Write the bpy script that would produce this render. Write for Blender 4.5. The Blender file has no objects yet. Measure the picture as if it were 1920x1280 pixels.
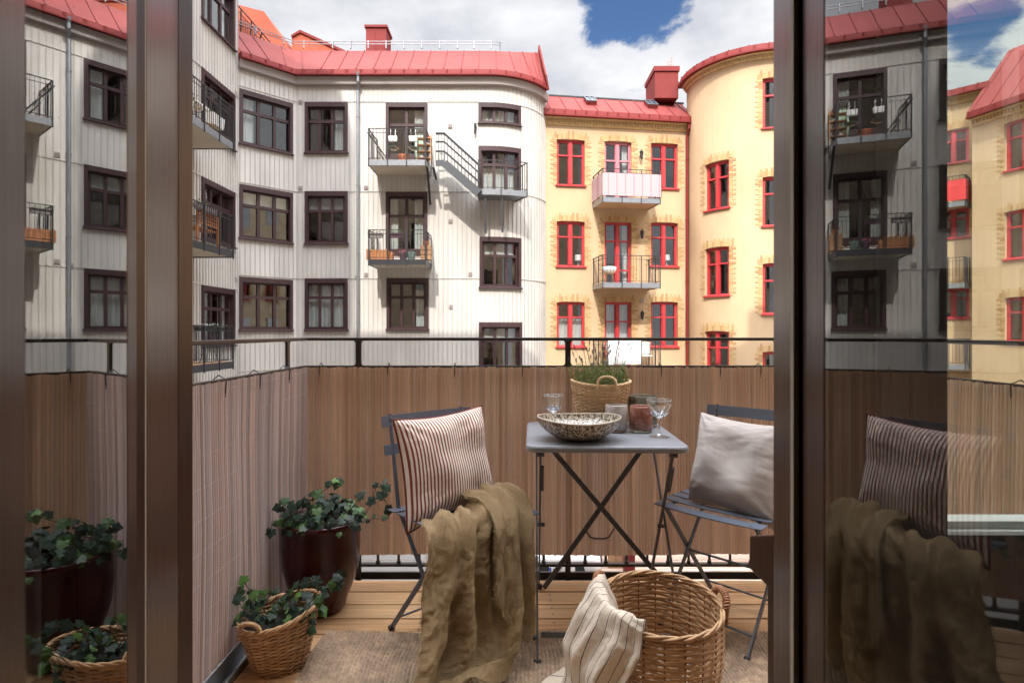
import bpy, math, random
import numpy as np
from mathutils import Vector, Matrix, noise
R = math.radians
sc = bpy.context.scene
# ------------------------------------------------------------------ camera, sky, sun
EYE = 1.11          # camera height above the balcony boards
F = 1091.0          # focal length in photo pixels (photo 1920 wide)
CX, CY = 960.0, 622.0
cam_d = bpy.data.cameras.new('camera'); cam = bpy.data.objects.new('camera', cam_d)
sc.collection.objects.link(cam); sc.camera = cam
cam.location = (0, 0, EYE); cam.rotation_euler = (R(90), 0, 0)
cam_d.sensor_width = 36.0; cam_d.lens = 36.0 * F / 1920.0
cam_d.shift_y = -(640 - CY) / 1920.0
cam_d.clip_start = 0.02; cam_d.clip_end = 2000
cam_d.dof.use_dof = True; cam_d.dof.focus_distance = 2.9; cam_d.dof.aperture_fstop = 9.0

SUN = Vector((0.12, 1.0, -1.05)).normalized()      # the way the sunlight travels
w = bpy.data.worlds.new('World'); sc.world = w; w.use_nodes = True
nt = w.node_tree; nt.nodes.clear()
def N(nt, t, **kw):
    n = nt.nodes.new(t)
    for k, v in kw.items():
        if hasattr(n, k): setattr(n, k, v)
    return n
wo = N(nt, 'ShaderNodeOutputWorld'); bg = N(nt, 'ShaderNodeBackground'); bg.inputs[1].default_value = 0.12
nt.links.new(bg.outputs[0], wo.inputs[0])
sky = N(nt, 'ShaderNodeTexSky'); sky.sky_type = 'NISHITA'; sky.sun_disc = False
sky.sun_elevation = math.asin(-SUN.z); sky.sun_rotation = math.atan2(-SUN.x, -SUN.y) % (2 * math.pi)
sky.air_density = 1.0; sky.dust_density = 0.6; sky.ozone_density = 2.5
tc = N(nt, 'ShaderNodeTexCoord')
n1 = N(nt, 'ShaderNodeTexNoise'); n1.inputs['Scale'].default_value = 5.0; n1.inputs['Detail'].default_value = 9; n1.inputs['Roughness'].default_value = 0.62
n1.inputs['Distortion'].default_value = 0.25
mp = N(nt, 'ShaderNodeMapping'); mp.inputs['Scale'].default_value = (1.0, 1.0, 1.9); mp.inputs['Location'].default_value = (0.3, 0.1, 0.0)
nt.links.new(tc.outputs['Generated'], mp.inputs[0]); nt.links.new(mp.outputs[0], n1.inputs['Vector'])
# an opening in the cloud cover, at a real direction of the sky
def gap(direction, radius, amount, prev):
    d = Vector(direction).normalized()
    dt = N(nt, 'ShaderNodeVectorMath'); dt.operation = 'DISTANCE'; dt.inputs[1].default_value = d
    nt.links.new(tc.outputs['Generated'], dt.inputs[0])
    mr = N(nt, 'ShaderNodeMapRange'); mr.interpolation_type = 'SMOOTHSTEP'
    mr.inputs['From Min'].default_value = 0; mr.inputs['From Max'].default_value = radius
    mr.inputs['To Min'].default_value = amount; mr.inputs['To Max'].default_value = 0
    nt.links.new(dt.outputs['Value'], mr.inputs['Value'])
    m = N(nt, 'ShaderNodeMath'); m.operation = 'SUBTRACT'
    nt.links.new(prev, m.inputs[0]); nt.links.new(mr.outputs[0], m.inputs[1])
    return m.outputs[0]
def pdir(px, py): return ((px - CX) / F, 1.0, (CY - py) / F)
o = n1.outputs['Fac']
o = gap(pdir(1105, -20), 0.13, 0.30, o)
o = gap(pdir(1170, 35), 0.085, 0.22, o)
o = gap(pdir(1262, -8), 0.10, 0.28, o)
o = gap(pdir(1835, 62), 0.085, 0.22, o)
cr = N(nt, 'ShaderNodeMapRange'); cr.interpolation_type = 'SMOOTHSTEP'
cr.inputs['From Min'].default_value = 0.25; cr.inputs['From Max'].default_value = 0.36
nt.links.new(o, cr.inputs['Value'])
n2 = N(nt, 'ShaderNodeTexNoise'); n2.inputs['Scale'].default_value = 4.5; n2.inputs['Detail'].default_value = 7; n2.inputs['Roughness'].default_value = 0.55
mp2 = N(nt, 'ShaderNodeMapping'); mp2.inputs['Location'].default_value = (3.1, 1.7, 0.4); mp2.inputs['Scale'].default_value = (1, 1, 2.2)
nt.links.new(tc.outputs['Generated'], mp2.inputs[0]); nt.links.new(mp2.outputs[0], n2.inputs['Vector'])
ramp = N(nt, 'ShaderNodeValToRGB')
ramp.color_ramp.elements[0].position = 0.36; ramp.color_ramp.elements[0].color = (3.2, 3.3, 3.6, 1)
ramp.color_ramp.elements[1].position = 0.60; ramp.color_ramp.elements[1].color = (4.7, 4.75, 4.9, 1)
nt.links.new(n2.outputs['Fac'], ramp.inputs[0])
mx = N(nt, 'ShaderNodeMix'); mx.data_type = 'RGBA'
skd = N(nt, 'ShaderNodeVectorMath'); skd.operation = 'MULTIPLY'; skd.inputs[1].default_value = (0.42, 0.52, 0.62); nt.links.new(sky.outputs[0], skd.inputs[0])
nt.links.new(cr.outputs[0], mx.inputs[0]); nt.links.new(skd.outputs[0], mx.inputs[6]); nt.links.new(ramp.outputs[0], mx.inputs[7])
# cloud and haze are brighter overhead and towards the sun than in the low northern sky in front
dts = N(nt, 'ShaderNodeVectorMath'); dts.operation = 'DOT_PRODUCT'; dts.inputs[1].default_value = Vector((-0.06, -0.25, 1.0)).normalized()
nt.links.new(tc.outputs['Generated'], dts.inputs[0])
mrs = N(nt, 'ShaderNodeMapRange'); mrs.interpolation_type = 'SMOOTHSTEP'; mrs.inputs['From Min'].default_value = 0.5; mrs.inputs['From Max'].default_value = 0.95
mrs.inputs['To Min'].default_value = 1.0; mrs.inputs['To Max'].default_value = 13.0; nt.links.new(dts.outputs['Value'], mrs.inputs['Value'])
vsc = N(nt, 'ShaderNodeVectorMath'); vsc.operation = 'SCALE'; nt.links.new(mx.outputs[2], vsc.inputs[0]); nt.links.new(mrs.outputs[0], vsc.inputs['Scale'])
nt.links.new(vsc.outputs[0], bg.inputs[0])

sl = bpy.data.lights.new('sun', 'SUN'); sl.energy = 2.85; sl.angle = R(0.5); sl.color = (1.0, 0.94, 0.85)
so = bpy.data.objects.new('sun', sl); sc.collection.objects.link(so); so.rotation_euler = SUN.to_track_quat('-Z', 'Y').to_euler()
sc.view_settings.view_transform = 'Standard'; sc.view_settings.look = 'None'
sc.view_settings.exposure = 0.82; sc.view_settings.gamma = 1.0
sc.render.engine = 'CYCLES'
cy = sc.cycles
cy.use_denoising = True; cy.max_bounces = 10; cy.diffuse_bounces = 5; cy.glossy_bounces = 6; cy.transparent_max_bounces = 16
cy.transmission_bounces = 8; cy.caustics_reflective = False; cy.caustics_refractive = False; cy.sample_clamp_indirect = 6.0

# ------------------------------------------------------------------ helpers
col = sc.collection
rnd = random.Random(7)
def X(px, Y): return (px - CX) * Y / F
def Z(py, Y): return EYE + (CY - py) * Y / F
def P(px, py, Y): return Vector((X(px, Y), Y, Z(py, Y)))

def tag(o, label=None, cat=None, group=None, kind=None):
    if label: o['label'] = label
    if cat: o['category'] = cat
    if group: o['group'] = group
    if kind: o['kind'] = kind
    return o
def empty(name, loc=(0, 0, 0), rz=0.0, label=None, cat=None, group=None):
    o = bpy.data.objects.new(name, None); col.objects.link(o)
    o.location = loc; o.rotation_euler = (0, 0, rz)
    return tag(o, label, cat, group)
def children(o): return [c for c in bpy.data.objects if c.parent == o]
def copy_tree(o, parent=None):
    c = o.copy(); col.objects.link(c); c.parent = parent
    for ch in children(o):
        if ch != c: copy_tree(ch, c)
    return c

class MB:
    def __init__(s): s.v = []; s.f = []; s.m = []; s.uv = None; s.mi = 0
    def add(s, vs, fs):
        b = len(s.v); s.v.extend([tuple(p) for p in vs]); s.f.extend([tuple(i + b for i in f) for f in fs]); s.m.extend([s.mi] * len(fs)); return s
    def box(s, a, b):
        x0, y0, z0 = (min(a[i], b[i]) for i in range(3)); x1, y1, z1 = (max(a[i], b[i]) for i in range(3))
        return s.hexa([(x0, y0, z0), (x1, y0, z0), (x1, y1, z0), (x0, y1, z0), (x0, y0, z1), (x1, y0, z1), (x1, y1, z1), (x0, y1, z1)])
    def hexa(s, p):
        return s.add(p, [(0, 3, 2, 1), (4, 5, 6, 7), (0, 1, 5, 4), (1, 2, 6, 5), (2, 3, 7, 6), (3, 0, 4, 7)])
    def bar(s, a, b, w, t, up=(0, 0, 1)):
        """flat bar from a to b: w wide across, t thick along the up hint"""
        a = Vector(a); b = Vector(b); d = (b - a).normalized(); u = Vector(up)
        if abs(d.dot(u)) > 0.98: u = Vector((0, 1, 0)) if abs(d.y) < 0.9 else Vector((1, 0, 0))
        side = d.cross(u).normalized() * (w / 2); nn = side.cross(d).normalized() * (t / 2)
        return s.hexa([a - side - nn, a + side - nn, b + side - nn, b - side - nn, a - side + nn, a + side + nn, b + side + nn, b - side + nn])
    def tube(s, pts, r, n=8, closed=False, caps=True):
        pts = [Vector(p) for p in pts]; m = len(pts); rs = r if isinstance(r, (list, tuple)) else [r] * m
        vs = []; prev = None
        for i, p in enumerate(pts):
            if closed: d = pts[(i + 1) % m] - pts[i - 1]
            else: d = pts[min(i + 1, m - 1)] - pts[max(i - 1, 0)]
            if d.length < 1e-9: d = Vector((0, 0, 1))
            d.normalize()
            if prev is None:
                u = Vector((0, 0, 1)) if abs(d.z) < 0.9 else Vector((1, 0, 0))
                u = (u - d * u.dot(d)).normalized()
            else:
                u = prev - d * prev.dot(d)
                u = u.normalized() if u.length > 1e-6 else d.orthogonal().normalized()
            prev = u; q = d.cross(u)
            for k in range(n):
                a = 2 * math.pi * k / n
                vs.append(p + (u * math.cos(a) + q * math.sin(a)) * rs[i])
        fs = []
        for i in range(m if closed else m - 1):
            j = (i + 1) % m
            for k in range(n):
                k2 = (k + 1) % n
                fs.append((i * n + k, i * n + k2, j * n + k2, j * n + k))
        if not closed and caps:
            fs.append(tuple(range(n - 1, -1, -1))); fs.append(tuple((m - 1) * n + k for k in range(n)))
        return s.add(vs, fs)
    def lathe(s, prof, n=32, c=(0, 0, 0), sx=1.0, sy=1.0, wob=None):
        vs = []
        for (r, z) in prof:
            for k in range(n):
                a = 2 * math.pi * k / n; rr = r * (wob(a, z) if wob else 1)
                vs.append((c[0] + rr * sx * math.cos(a), c[1] + rr * sy * math.sin(a), c[2] + z))
        fs = []
        for i in range(len(prof) - 1):
            for k in range(n):
                k2 = (k + 1) % n; fs.append((i * n + k, i * n + k2, (i + 1) * n + k2, (i + 1) * n + k))
        return s.add(vs, fs)
    def prism(s, poly, z0, z1):
        n = len(poly)
        return s.add([(p[0], p[1], z0) for p in poly] + [(p[0], p[1], z1) for p in poly],
                     [tuple(range(n - 1, -1, -1)), tuple(range(n, 2 * n))] + [(i, (i + 1) % n, n + (i + 1) % n, n + i) for i in range(n)])
    def extr(s, poly3, vec):
        n = len(poly3); vec = Vector(vec); p = [Vector(q) for q in poly3]
        return s.add(p + [q + vec for q in p], [tuple(range(n - 1, -1, -1)), tuple(range(n, 2 * n))] + [(i, (i + 1) % n, n + (i + 1) % n, n + i) for i in range(n)])
    def grid(s, fn, nu, nv, closed_u=False):
        vs = [fn(i / (nu if closed_u else nu - 1), j / (nv - 1)) for j in range(nv) for i in range(nu)]
        fs = []
        for j in range(nv - 1):
            for i in range(nu if closed_u else nu - 1):
                i2 = (i + 1) % nu; fs.append((j * nu + i, j * nu + i2, (j + 1) * nu + i2, (j + 1) * nu + i))
        return s.add(vs, fs)
    # ---- pieces that follow a facade path
    def pbox(s, path, u0, u1, v0, v1, w0, w1):
        us = [u0] + [q for q in path.s if u0 + 1e-4 < q < u1 - 1e-4] + [u1]
        vs = []
        for u in us:
            a = path.pos(u, w0); b = path.pos(u, w1)
            vs += [(a[0], a[1], v0), (b[0], b[1], v0), (b[0], b[1], v1), (a[0], a[1], v1)]
        fs = [(0, 1, 2, 3)]
        for i in range(len(us) - 1):
            k = i * 4
            for q in range(4):
                q2 = (q + 1) % 4; fs.append((k + q, k + 4 + q, k + 4 + q2, k + q2))
        k = (len(us) - 1) * 4; fs.append((k + 3, k + 2, k + 1, k))
        return s.add(vs, fs)
    def sweep(s, path, u0, u1, prof, closed=False, cap=True, extra=()):
        us = sorted(set([u0] + [q for q in path.s if u0 + 1e-4 < q < u1 - 1e-4] + [u1] + [e for e in extra if u0 < e < u1]))
        n = len(prof); vs = []
        for u in us:
            for (ww, vv) in prof:
                a = path.pos(u, ww); vs.append((a[0], a[1], vv))
        fs = []
        for i in range(len(us) - 1):
            for q in range(n if closed else n - 1):
                q2 = (q + 1) % n; fs.append((i * n + q, (i + 1) * n + q, (i + 1) * n + q2, i * n + q2))
        if closed and cap:
            fs.append(tuple(range(n))); fs.append(tuple((len(us) - 1) * n + q for q in range(n - 1, -1, -1)))
        return s.add(vs, fs)
    def build(s, name, mat, parent=None, smooth=False, label=None, bevel=0, uv=None, sub=0):
        me = bpy.data.meshes.new(name); me.from_pydata(s.v, [], s.f); me.update()
        mats = mat if isinstance(mat, (list, tuple)) else [mat]
        for m_ in mats: me.materials.append(m_)
        if len(mats) > 1: me.polygons.foreach_set('material_index', s.m)
        if smooth: me.polygons.foreach_set('use_smooth', [True] * len(s.f))
        if uv is not None:
            lay = me.uv_layers.new(name='uv'); li = [0] * len(me.loops); me.loops.foreach_get('vertex_index', li)
            flat = []
            for i in li: flat += uv[i]
            lay.data.foreach_set('uv', flat)
        o = bpy.data.objects.new(name, me); col.objects.link(o)
        if parent is not None: o.parent = parent
        if smooth == 'auto' or bevel:
            pass
        if bevel:
            b = o.modifiers.new('b', 'BEVEL'); b.width = bevel; b.segments = 2; b.limit_method = 'ANGLE'; b.angle_limit = R(35)
        if sub:
            b = o.modifiers.new('s', 'SUBSURF'); b.levels = sub; b.render_levels = sub
        if label: o['label'] = label
        return o

class Path:
    def __init__(s, pts):
        s.p = [Vector((a, b)) for a, b in pts]; s.s = [0.0]
        for i in range(1, len(s.p)): s.s.append(s.s[-1] + (s.p[i] - s.p[i - 1]).length)
        n = []
        for i in range(len(s.p) - 1):
            d = (s.p[i + 1] - s.p[i]).normalized(); n.append(Vector((d.y, -d.x)))
        s.sn = n; s.m = []
        for i in range(len(s.p)):
            if i == 0: s.m.append(n[0])
            elif i == len(s.p) - 1: s.m.append(n[-1])
            else:
                b = (n[i - 1] + n[i]).normalized(); s.m.append(b / max(0.3, b.dot(n[i])))
    def pos(s, u, w=0.0):
        i = 0
        while i < len(s.s) - 2 and u > s.s[i + 1]: i += 1
        t = (u - s.s[i]) / (s.s[i + 1] - s.s[i])
        da, db = u - s.s[i], s.s[i + 1] - u
        if 0 <= t <= 1 and not (abs(w) > 0.3 and (i == 0 or da > abs(w) * 0.6) and (i == len(s.p) - 2 or db > abs(w) * 0.6)):
            a = s.p[i] + s.m[i] * w; b = s.p[i + 1] + s.m[i + 1] * w
            return a + (b - a) * t
        a = s.p[i] + (s.p[i + 1] - s.p[i]) * t
        return a + s.sn[i] * w
    def hit(s, px, w=0.0, lo=0.0):
        k = (px - CX) / F; n = 600; L = s.s[-1]; prev = None
        g = lambda u: (lambda q: q[0] - k * q[1])(s.pos(u, w))
        for i in range(n + 1):
            u = max(lo, 0) + (L - max(lo, 0)) * i / n; f = g(u)
            if prev is not None and prev[1] * f <= 0:
                a, b = prev[0], u
                for _ in range(30):
                    m_ = (a + b) / 2
                    if g(a) * g(m_) <= 0: b = m_
                    else: a = m_
                return a, s.pos(a, w)[1]
            prev = (u, f)
        raise ValueError('no hit %s' % px)
    def pt(s, px, py, w=0.0, lo=0.0):
        u, y = s.hit(px, w, lo); return u, Z(py, y)

# ------------------------------------------------------------------ materials
MATS = {}
def mat(name, color=(0.5, 0.5, 0.5), rough=0.6, metal=0.0, spec=0.5, bump=None, vary=None, coat=0.0, trans=0.0, ior=1.45, sheen=0.0):
    """bump = (scale, strength, stretch); vary = (scale, amount, stretch) lightens and darkens the colour"""
    m = bpy.data.materials.new(name); m.use_nodes = True; MATS[name] = m
    t = m.node_tree; b = t.nodes['Principled BSDF']
    b.inputs['Base Color'].default_value = (*color, 1); b.inputs['Roughness'].default_value = rough
    b.inputs['Metallic'].default_value = metal; b.inputs['Specular IOR Level'].default_value = spec
    b.inputs['Coat Weight'].default_value = coat; b.inputs['Transmission Weight'].default_value = trans; b.inputs['IOR'].default_value = ior
    b.inputs['Sheen Weight'].default_value = sheen
    co = N(t, 'ShaderNodeTexCoord')
    def tex(scale, stretch, detail=5):
        mpn = N(t, 'ShaderNodeMapping'); mpn.inputs['Scale'].default_value = stretch
        t.links.new(co.outputs['Object'], mpn.inputs[0])
        nn = N(t, 'ShaderNodeTexNoise'); nn.inputs['Scale'].default_value = scale; nn.inputs['Detail'].default_value = detail
        t.links.new(mpn.outputs[0], nn.inputs['Vector']); return nn
    if vary:
        nn = tex(vary[0], vary[2] if len(vary) > 2 else (1, 1, 1))
        r_ = N(t, 'ShaderNodeMapRange'); r_.inputs['From Min'].default_value = 0.3; r_.inputs['From Max'].default_value = 0.7
        r_.inputs['To Min'].default_value = 1 - vary[1]; r_.inputs['To Max'].default_value = 1 + vary[1]
        t.links.new(nn.outputs['Fac'], r_.inputs['Value'])
        mm = N(t, 'ShaderNodeVectorMath'); mm.operation = 'SCALE'; mm.inputs[0].default_value = color
        t.links.new(r_.outputs[0], mm.inputs['Scale']); t.links.new(mm.outputs[0], b.inputs['Base Color'])
    if bump:
        nn = tex(bump[0], bump[2] if len(bump) > 2 else (1, 1, 1), 6)
        bb = N(t, 'ShaderNodeBump'); bb.inputs['Strength'].default_value = bump[1]; bb.inputs['Distance'].default_value = 0.01
        t.links.new(nn.outputs['Fac'], bb.inputs['Height']); t.links.new(bb.outputs[0], b.inputs['Normal'])
    return m

def island_colors(m, cols, seed_scale=1.0, fine=None):
    """colour picked per connected piece (a board, a slat, a strand)"""
    t = m.node_tree; b = t.nodes['Principled BSDF']
    g = N(t, 'ShaderNodeNewGeometry'); r_ = N(t, 'ShaderNodeValToRGB'); r_.color_ramp.interpolation = 'LINEAR'
    els = r_.color_ramp.elements
    while len(els) < len(cols): els.new(0.5)
    for i, c in enumerate(cols): els[i].position = i / (len(cols) - 1); els[i].color = (*c, 1)
    t.links.new(g.outputs['Random Per Island'], r_.inputs[0])
    out = r_.outputs[0]
    if fine:
        co = N(t, 'ShaderNodeTexCoord'); mpn = N(t, 'ShaderNodeMapping'); mpn.inputs['Scale'].default_value = fine[2]
        off = N(t, 'ShaderNodeVectorMath'); off.operation = 'SCALE'; off.inputs[0].default_value = (13.7, 5.1, 9.3)
        t.links.new(g.outputs['Random Per Island'], off.inputs['Scale'])
        ad = N(t, 'ShaderNodeVectorMath'); ad.operation = 'ADD'
        t.links.new(co.outputs['Object'], ad.inputs[0]); t.links.new(off.outputs[0], ad.inputs[1]); t.links.new(ad.outputs[0], mpn.inputs[0])
        nn = N(t, 'ShaderNodeTexNoise'); nn.inputs['Scale'].default_value = fine[0]; nn.inputs['Detail'].default_value = 6
        nn.inputs['Distortion'].default_value = fine[3] if len(fine) > 3 else 0
        t.links.new(mpn.outputs[0], nn.inputs['Vector'])
        mr = N(t, 'ShaderNodeMapRange'); mr.inputs['From Min'].default_value = 0.3; mr.inputs['From Max'].default_value = 0.7
        mr.inputs['To Min'].default_value = 1 - fine[1]; mr.inputs['To Max'].default_value = 1 + fine[1]
        t.links.new(nn.outputs['Fac'], mr.inputs['Value'])
        mm = N(t, 'ShaderNodeVectorMath'); mm.operation = 'SCALE'
        t.links.new(out, mm.inputs[0]); t.links.new(mr.outputs[0], mm.inputs['Scale']); out = mm.outputs[0]
    t.links.new(out, b.inputs['Base Color'])
    return m

def translucent(m, amount):
    """thin sheet: part of the light comes through from the other side"""
    t = m.node_tree; b = t.nodes['Principled BSDF']; o_ = [n for n in t.nodes if n.type == 'OUTPUT_MATERIAL'][0]
    tl = N(t, 'ShaderNodeBsdfTranslucent'); mx_ = N(t, 'ShaderNodeMixShader'); mx_.inputs[0].default_value = amount
    if b.inputs['Base Color'].links: t.links.new(b.inputs['Base Color'].links[0].from_socket, tl.inputs[0])
    t.links.new(b.outputs[0], mx_.inputs[1]); t.links.new(tl.outputs[0], mx_.inputs[2]); t.links.new(mx_.outputs[0], o_.inputs[0])

def thin_glass(name, tint=(0.93, 0.96, 0.95), surfaces=4, wavy=0.0):
    """a flat pane: what is not reflected by its surfaces (Fresnel) passes straight through"""
    m = bpy.data.materials.new(name); m.use_nodes = True; t = m.node_tree; t.nodes.clear(); MATS[name] = m
    out = N(t, 'ShaderNodeOutputMaterial'); mixs = N(t, 'ShaderNodeMixShader'); tr = N(t, 'ShaderNodeBsdfTransparent'); gl = N(t, 'ShaderNodeBsdfGlossy')
    tr.inputs[0].default_value = (*tint, 1); gl.inputs['Roughness'].default_value = 0.0; gl.inputs[0].default_value = (0.97, 0.98, 0.98, 1)
    fr = N(t, 'ShaderNodeFresnel'); fr.inputs[0].default_value = 1.5
    g = N(t, 'ShaderNodeNewGeometry')
    # R = nF / (1 + (n-1)F)
    a = N(t, 'ShaderNodeMath'); a.operation = 'MULTIPLY'; a.inputs[1].default_value = surfaces
    b = N(t, 'ShaderNodeMath'); b.operation = 'MULTIPLY_ADD'; b.inputs[1].default_value = surfaces - 1; b.inputs[2].default_value = 1
    c = N(t, 'ShaderNodeMath'); c.operation = 'DIVIDE'
    # the same Fresnel value from either side of the pane
    lw = N(t, 'ShaderNodeLayerWeight'); lw.inputs[0].default_value = 0.5
    dp = N(t, 'ShaderNodeVectorMath'); dp.operation = 'DOT_PRODUCT'
    t.links.new(g.outputs['Normal'], dp.inputs[0]); t.links.new(g.outputs['Incoming'], dp.inputs[1])
    ab = N(t, 'ShaderNodeMath'); ab.operation = 'ABSOLUTE'; t.links.new(dp.outputs['Value'], ab.inputs[0])
    om = N(t, 'ShaderNodeMath'); om.operation = 'SUBTRACT'; om.inputs[0].default_value = 1.0; t.links.new(ab.outputs[0], om.inputs[1])
    pw = N(t, 'ShaderNodeMath'); pw.operation = 'POWER'; pw.inputs[1].default_value = 5; t.links.new(om.outputs[0], pw.inputs[0])
    sch = N(t, 'ShaderNodeMath'); sch.operation = 'MULTIPLY_ADD'; sch.inputs[1].default_value = 0.96; sch.inputs[2].default_value = 0.04
    t.links.new(pw.outputs[0], sch.inputs[0])
    t.links.new(sch.outputs[0], a.inputs[0]); t.links.new(sch.outputs[0], b.inputs[0]); t.links.new(a.outputs[0], c.inputs[0]); t.links.new(b.outputs[0], c.inputs[1])
    t.links.new(c.outputs[0], mixs.inputs[0]); t.links.new(tr.outputs[0], mixs.inputs[1]); t.links.new(gl.outputs[0], mixs.inputs[2])
    t.links.new(mixs.outputs[0], out.inputs[0])
    t.nodes.remove(fr); t.nodes.remove(lw)
    if wavy:
        co = N(t, 'ShaderNodeTexCoord'); nn = N(t, 'ShaderNodeTexNoise'); nn.inputs['Scale'].default_value = 1.1; nn.inputs['Detail'].default_value = 1
        t.links.new(co.outputs['Object'], nn.inputs['Vector'])
        bp = N(t, 'ShaderNodeBump'); bp.inputs['Strength'].default_value = wavy; bp.inputs['Distance'].default_value = 0.05
        t.links.new(nn.outputs['Fac'], bp.inputs['Height']); t.links.new(bp.outputs[0], gl.inputs['Normal'])
    return m

M = MATS
M['cladding'] = mat('cladding', (0.53, 0.507, 0.475), 0.6, vary=(1.6, 0.12, (1, 1, 0.22)))
M['batten'] = mat('joint_batten', (0.44, 0.415, 0.385), 0.65, vary=(1.6, 0.12, (1, 1, 0.22)))  # darker than the sheets: joint dirt plus batten shadow lines put into the colour
M['plaster'] = mat('yellow_plaster', (0.50, 0.355, 0.215), 0.85, vary=(0.9, 0.09, (1, 1, 0.6)), bump=(30, 0.15))
M['soffit'] = mat('soffit_paint', (0.62, 0.56, 0.44), 0.8, vary=(2, 0.05))
M['brown'] = mat('brown_paint', (0.048, 0.025, 0.027), 0.45, vary=(3, 0.15))
M['red_paint'] = mat('red_paint', (0.42, 0.035, 0.04), 0.45, vary=(3, 0.1))
M['pink_paint'] = mat('pink_paint', (0.50, 0.17, 0.20), 0.5)
M['roof_red'] = mat('red_roof_metal', (0.185, 0.038, 0.035), 0.7, spec=0.12, vary=(1.5, 0.10), bump=(5, 0.12))
M['roof_orange'] = mat('orange_roof_metal', (0.36, 0.10, 0.06), 0.7, spec=0.12, vary=(0.8, 0.1))
M['gutter_red'] = mat('red_gutter', (0.18, 0.026, 0.024), 0.6, spec=0.2)
M['trim_grey'] = mat('grey_brown_trim', (0.33, 0.29, 0.28), 0.6, vary=(2, 0.06))
M['galv'] = mat('galvanised_steel', (0.27, 0.285, 0.31), 0.4, metal=0.6, vary=(10, 0.1))
M['dark_steel'] = mat('dark_steel', (0.03, 0.03, 0.034), 0.4)
M['brick'] = mat('tan_brick', (0.42, 0.25, 0.12), 0.85)
island_colors(M['brick'], [(0.36, 0.20, 0.09), (0.46, 0.30, 0.14), (0.50, 0.35, 0.18)])
M['white'] = mat('white_paint', (0.78, 0.78, 0.76), 0.5)
M['skyglass'] = mat('skylight_glass', (0.03, 0.05, 0.07), 0.08, spec=0.8)
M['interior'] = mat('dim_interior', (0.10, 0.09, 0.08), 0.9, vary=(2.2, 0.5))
M['curtain'] = mat('curtain_cloth', (0.62, 0.62, 0.60), 0.9)
M['glass_far'] = thin_glass('window_glass', (0.8, 0.84, 0.84), 4, 0.05)
M['glass_leaf'] = thin_glass('door_glass', (0.84, 0.88, 0.85), 1.6)
M['glass_thin'] = thin_glass('drinking_glass_wall', (0.97, 0.98, 0.98), 2)
M['door_brown'] = mat('door_paint', (0.034, 0.0105, 0.006), 0.30, spec=0.45, coat=0.12, vary=(6, 0.12, (1, 1, 0.15)), bump=(60, 0.06, (1, 1, 0.15)))
M['door_paint'].node_tree.nodes['Principled BSDF'].inputs['Coat Roughness'].default_value = 0.22
M['gasket'] = mat('rubber_gasket', (0.62, 0.55, 0.44), 0.6)
M['zipties'] = mat('black_plastic', (0.012, 0.012, 0.012), 0.4)
# ------------------------------------------------------------------ ground
g = MB(); g.add([(-400, -400, -4.1), (400, -400, -4.1), (400, 900, -4.1), (-400, 900, -4.1)], [(0, 1, 2, 3)])
M['paving'] = mat('yard_paving', (0.15, 0.14, 0.132), 0.9, vary=(0.8, 0.12), bump=(40, 0.4))
tag(g.build('ground', M['paving']), kind='structure')
YG = -4.1

# ------------------------------------------------------------------ facade builder
def wall_mesh(mb, path, u0, u1, v0, v1, holes, depth=0.16):
    us = sorted(set([u0, u1] + [q for q in path.s if u0 < q < u1] + [h for r_ in holes for h in r_[:2] if u0 < h < u1]))
    vs = sorted(set([v0, v1] + [h for r_ in holes for h in r_[2:4] if v0 < h < v1]))
    for i in range(len(us) - 1):
        for j in range(len(vs) - 1):
            um = (us[i] + us[i + 1]) / 2; vm = (vs[j] + vs[j + 1]) / 2
            if any(a < um < b and c < vm < d for a, b, c, d in holes): continue
            a = path.pos(us[i] + 1e-7); b = path.pos(us[i + 1] - 1e-7)
            mb.add([(a[0], a[1], vs[j]), (b[0], b[1], vs[j]), (b[0], b[1], vs[j + 1]), (a[0], a[1], vs[j + 1])], [(0, 1, 2, 3)])
    for a, b, c, d in holes:     # reveals
        for (p0, p1) in (((a, c), (a, d)), ((b, c), (b, d))):
            q0 = path.pos(p0[0], 0); q1 = path.pos(p0[0], -depth)
            mb.add([(q0[0], q0[1], c), (q1[0], q1[1], c), (q1[0], q1[1], d), (q0[0], q0[1], d)], [(0, 1, 2, 3)])
        for v in (c, d):
            uu = [a] + [q for q in path.s if a < q < b] + [b]
            for k in range(len(uu) - 1):
                q = [path.pos(uu[k], 0), path.pos(uu[k + 1], 0), path.pos(uu[k + 1], -depth), path.pos(uu[k], -depth)]
                mb.add([(p[0], p[1], v) for p in q], [(0, 1, 2, 3)])

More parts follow.
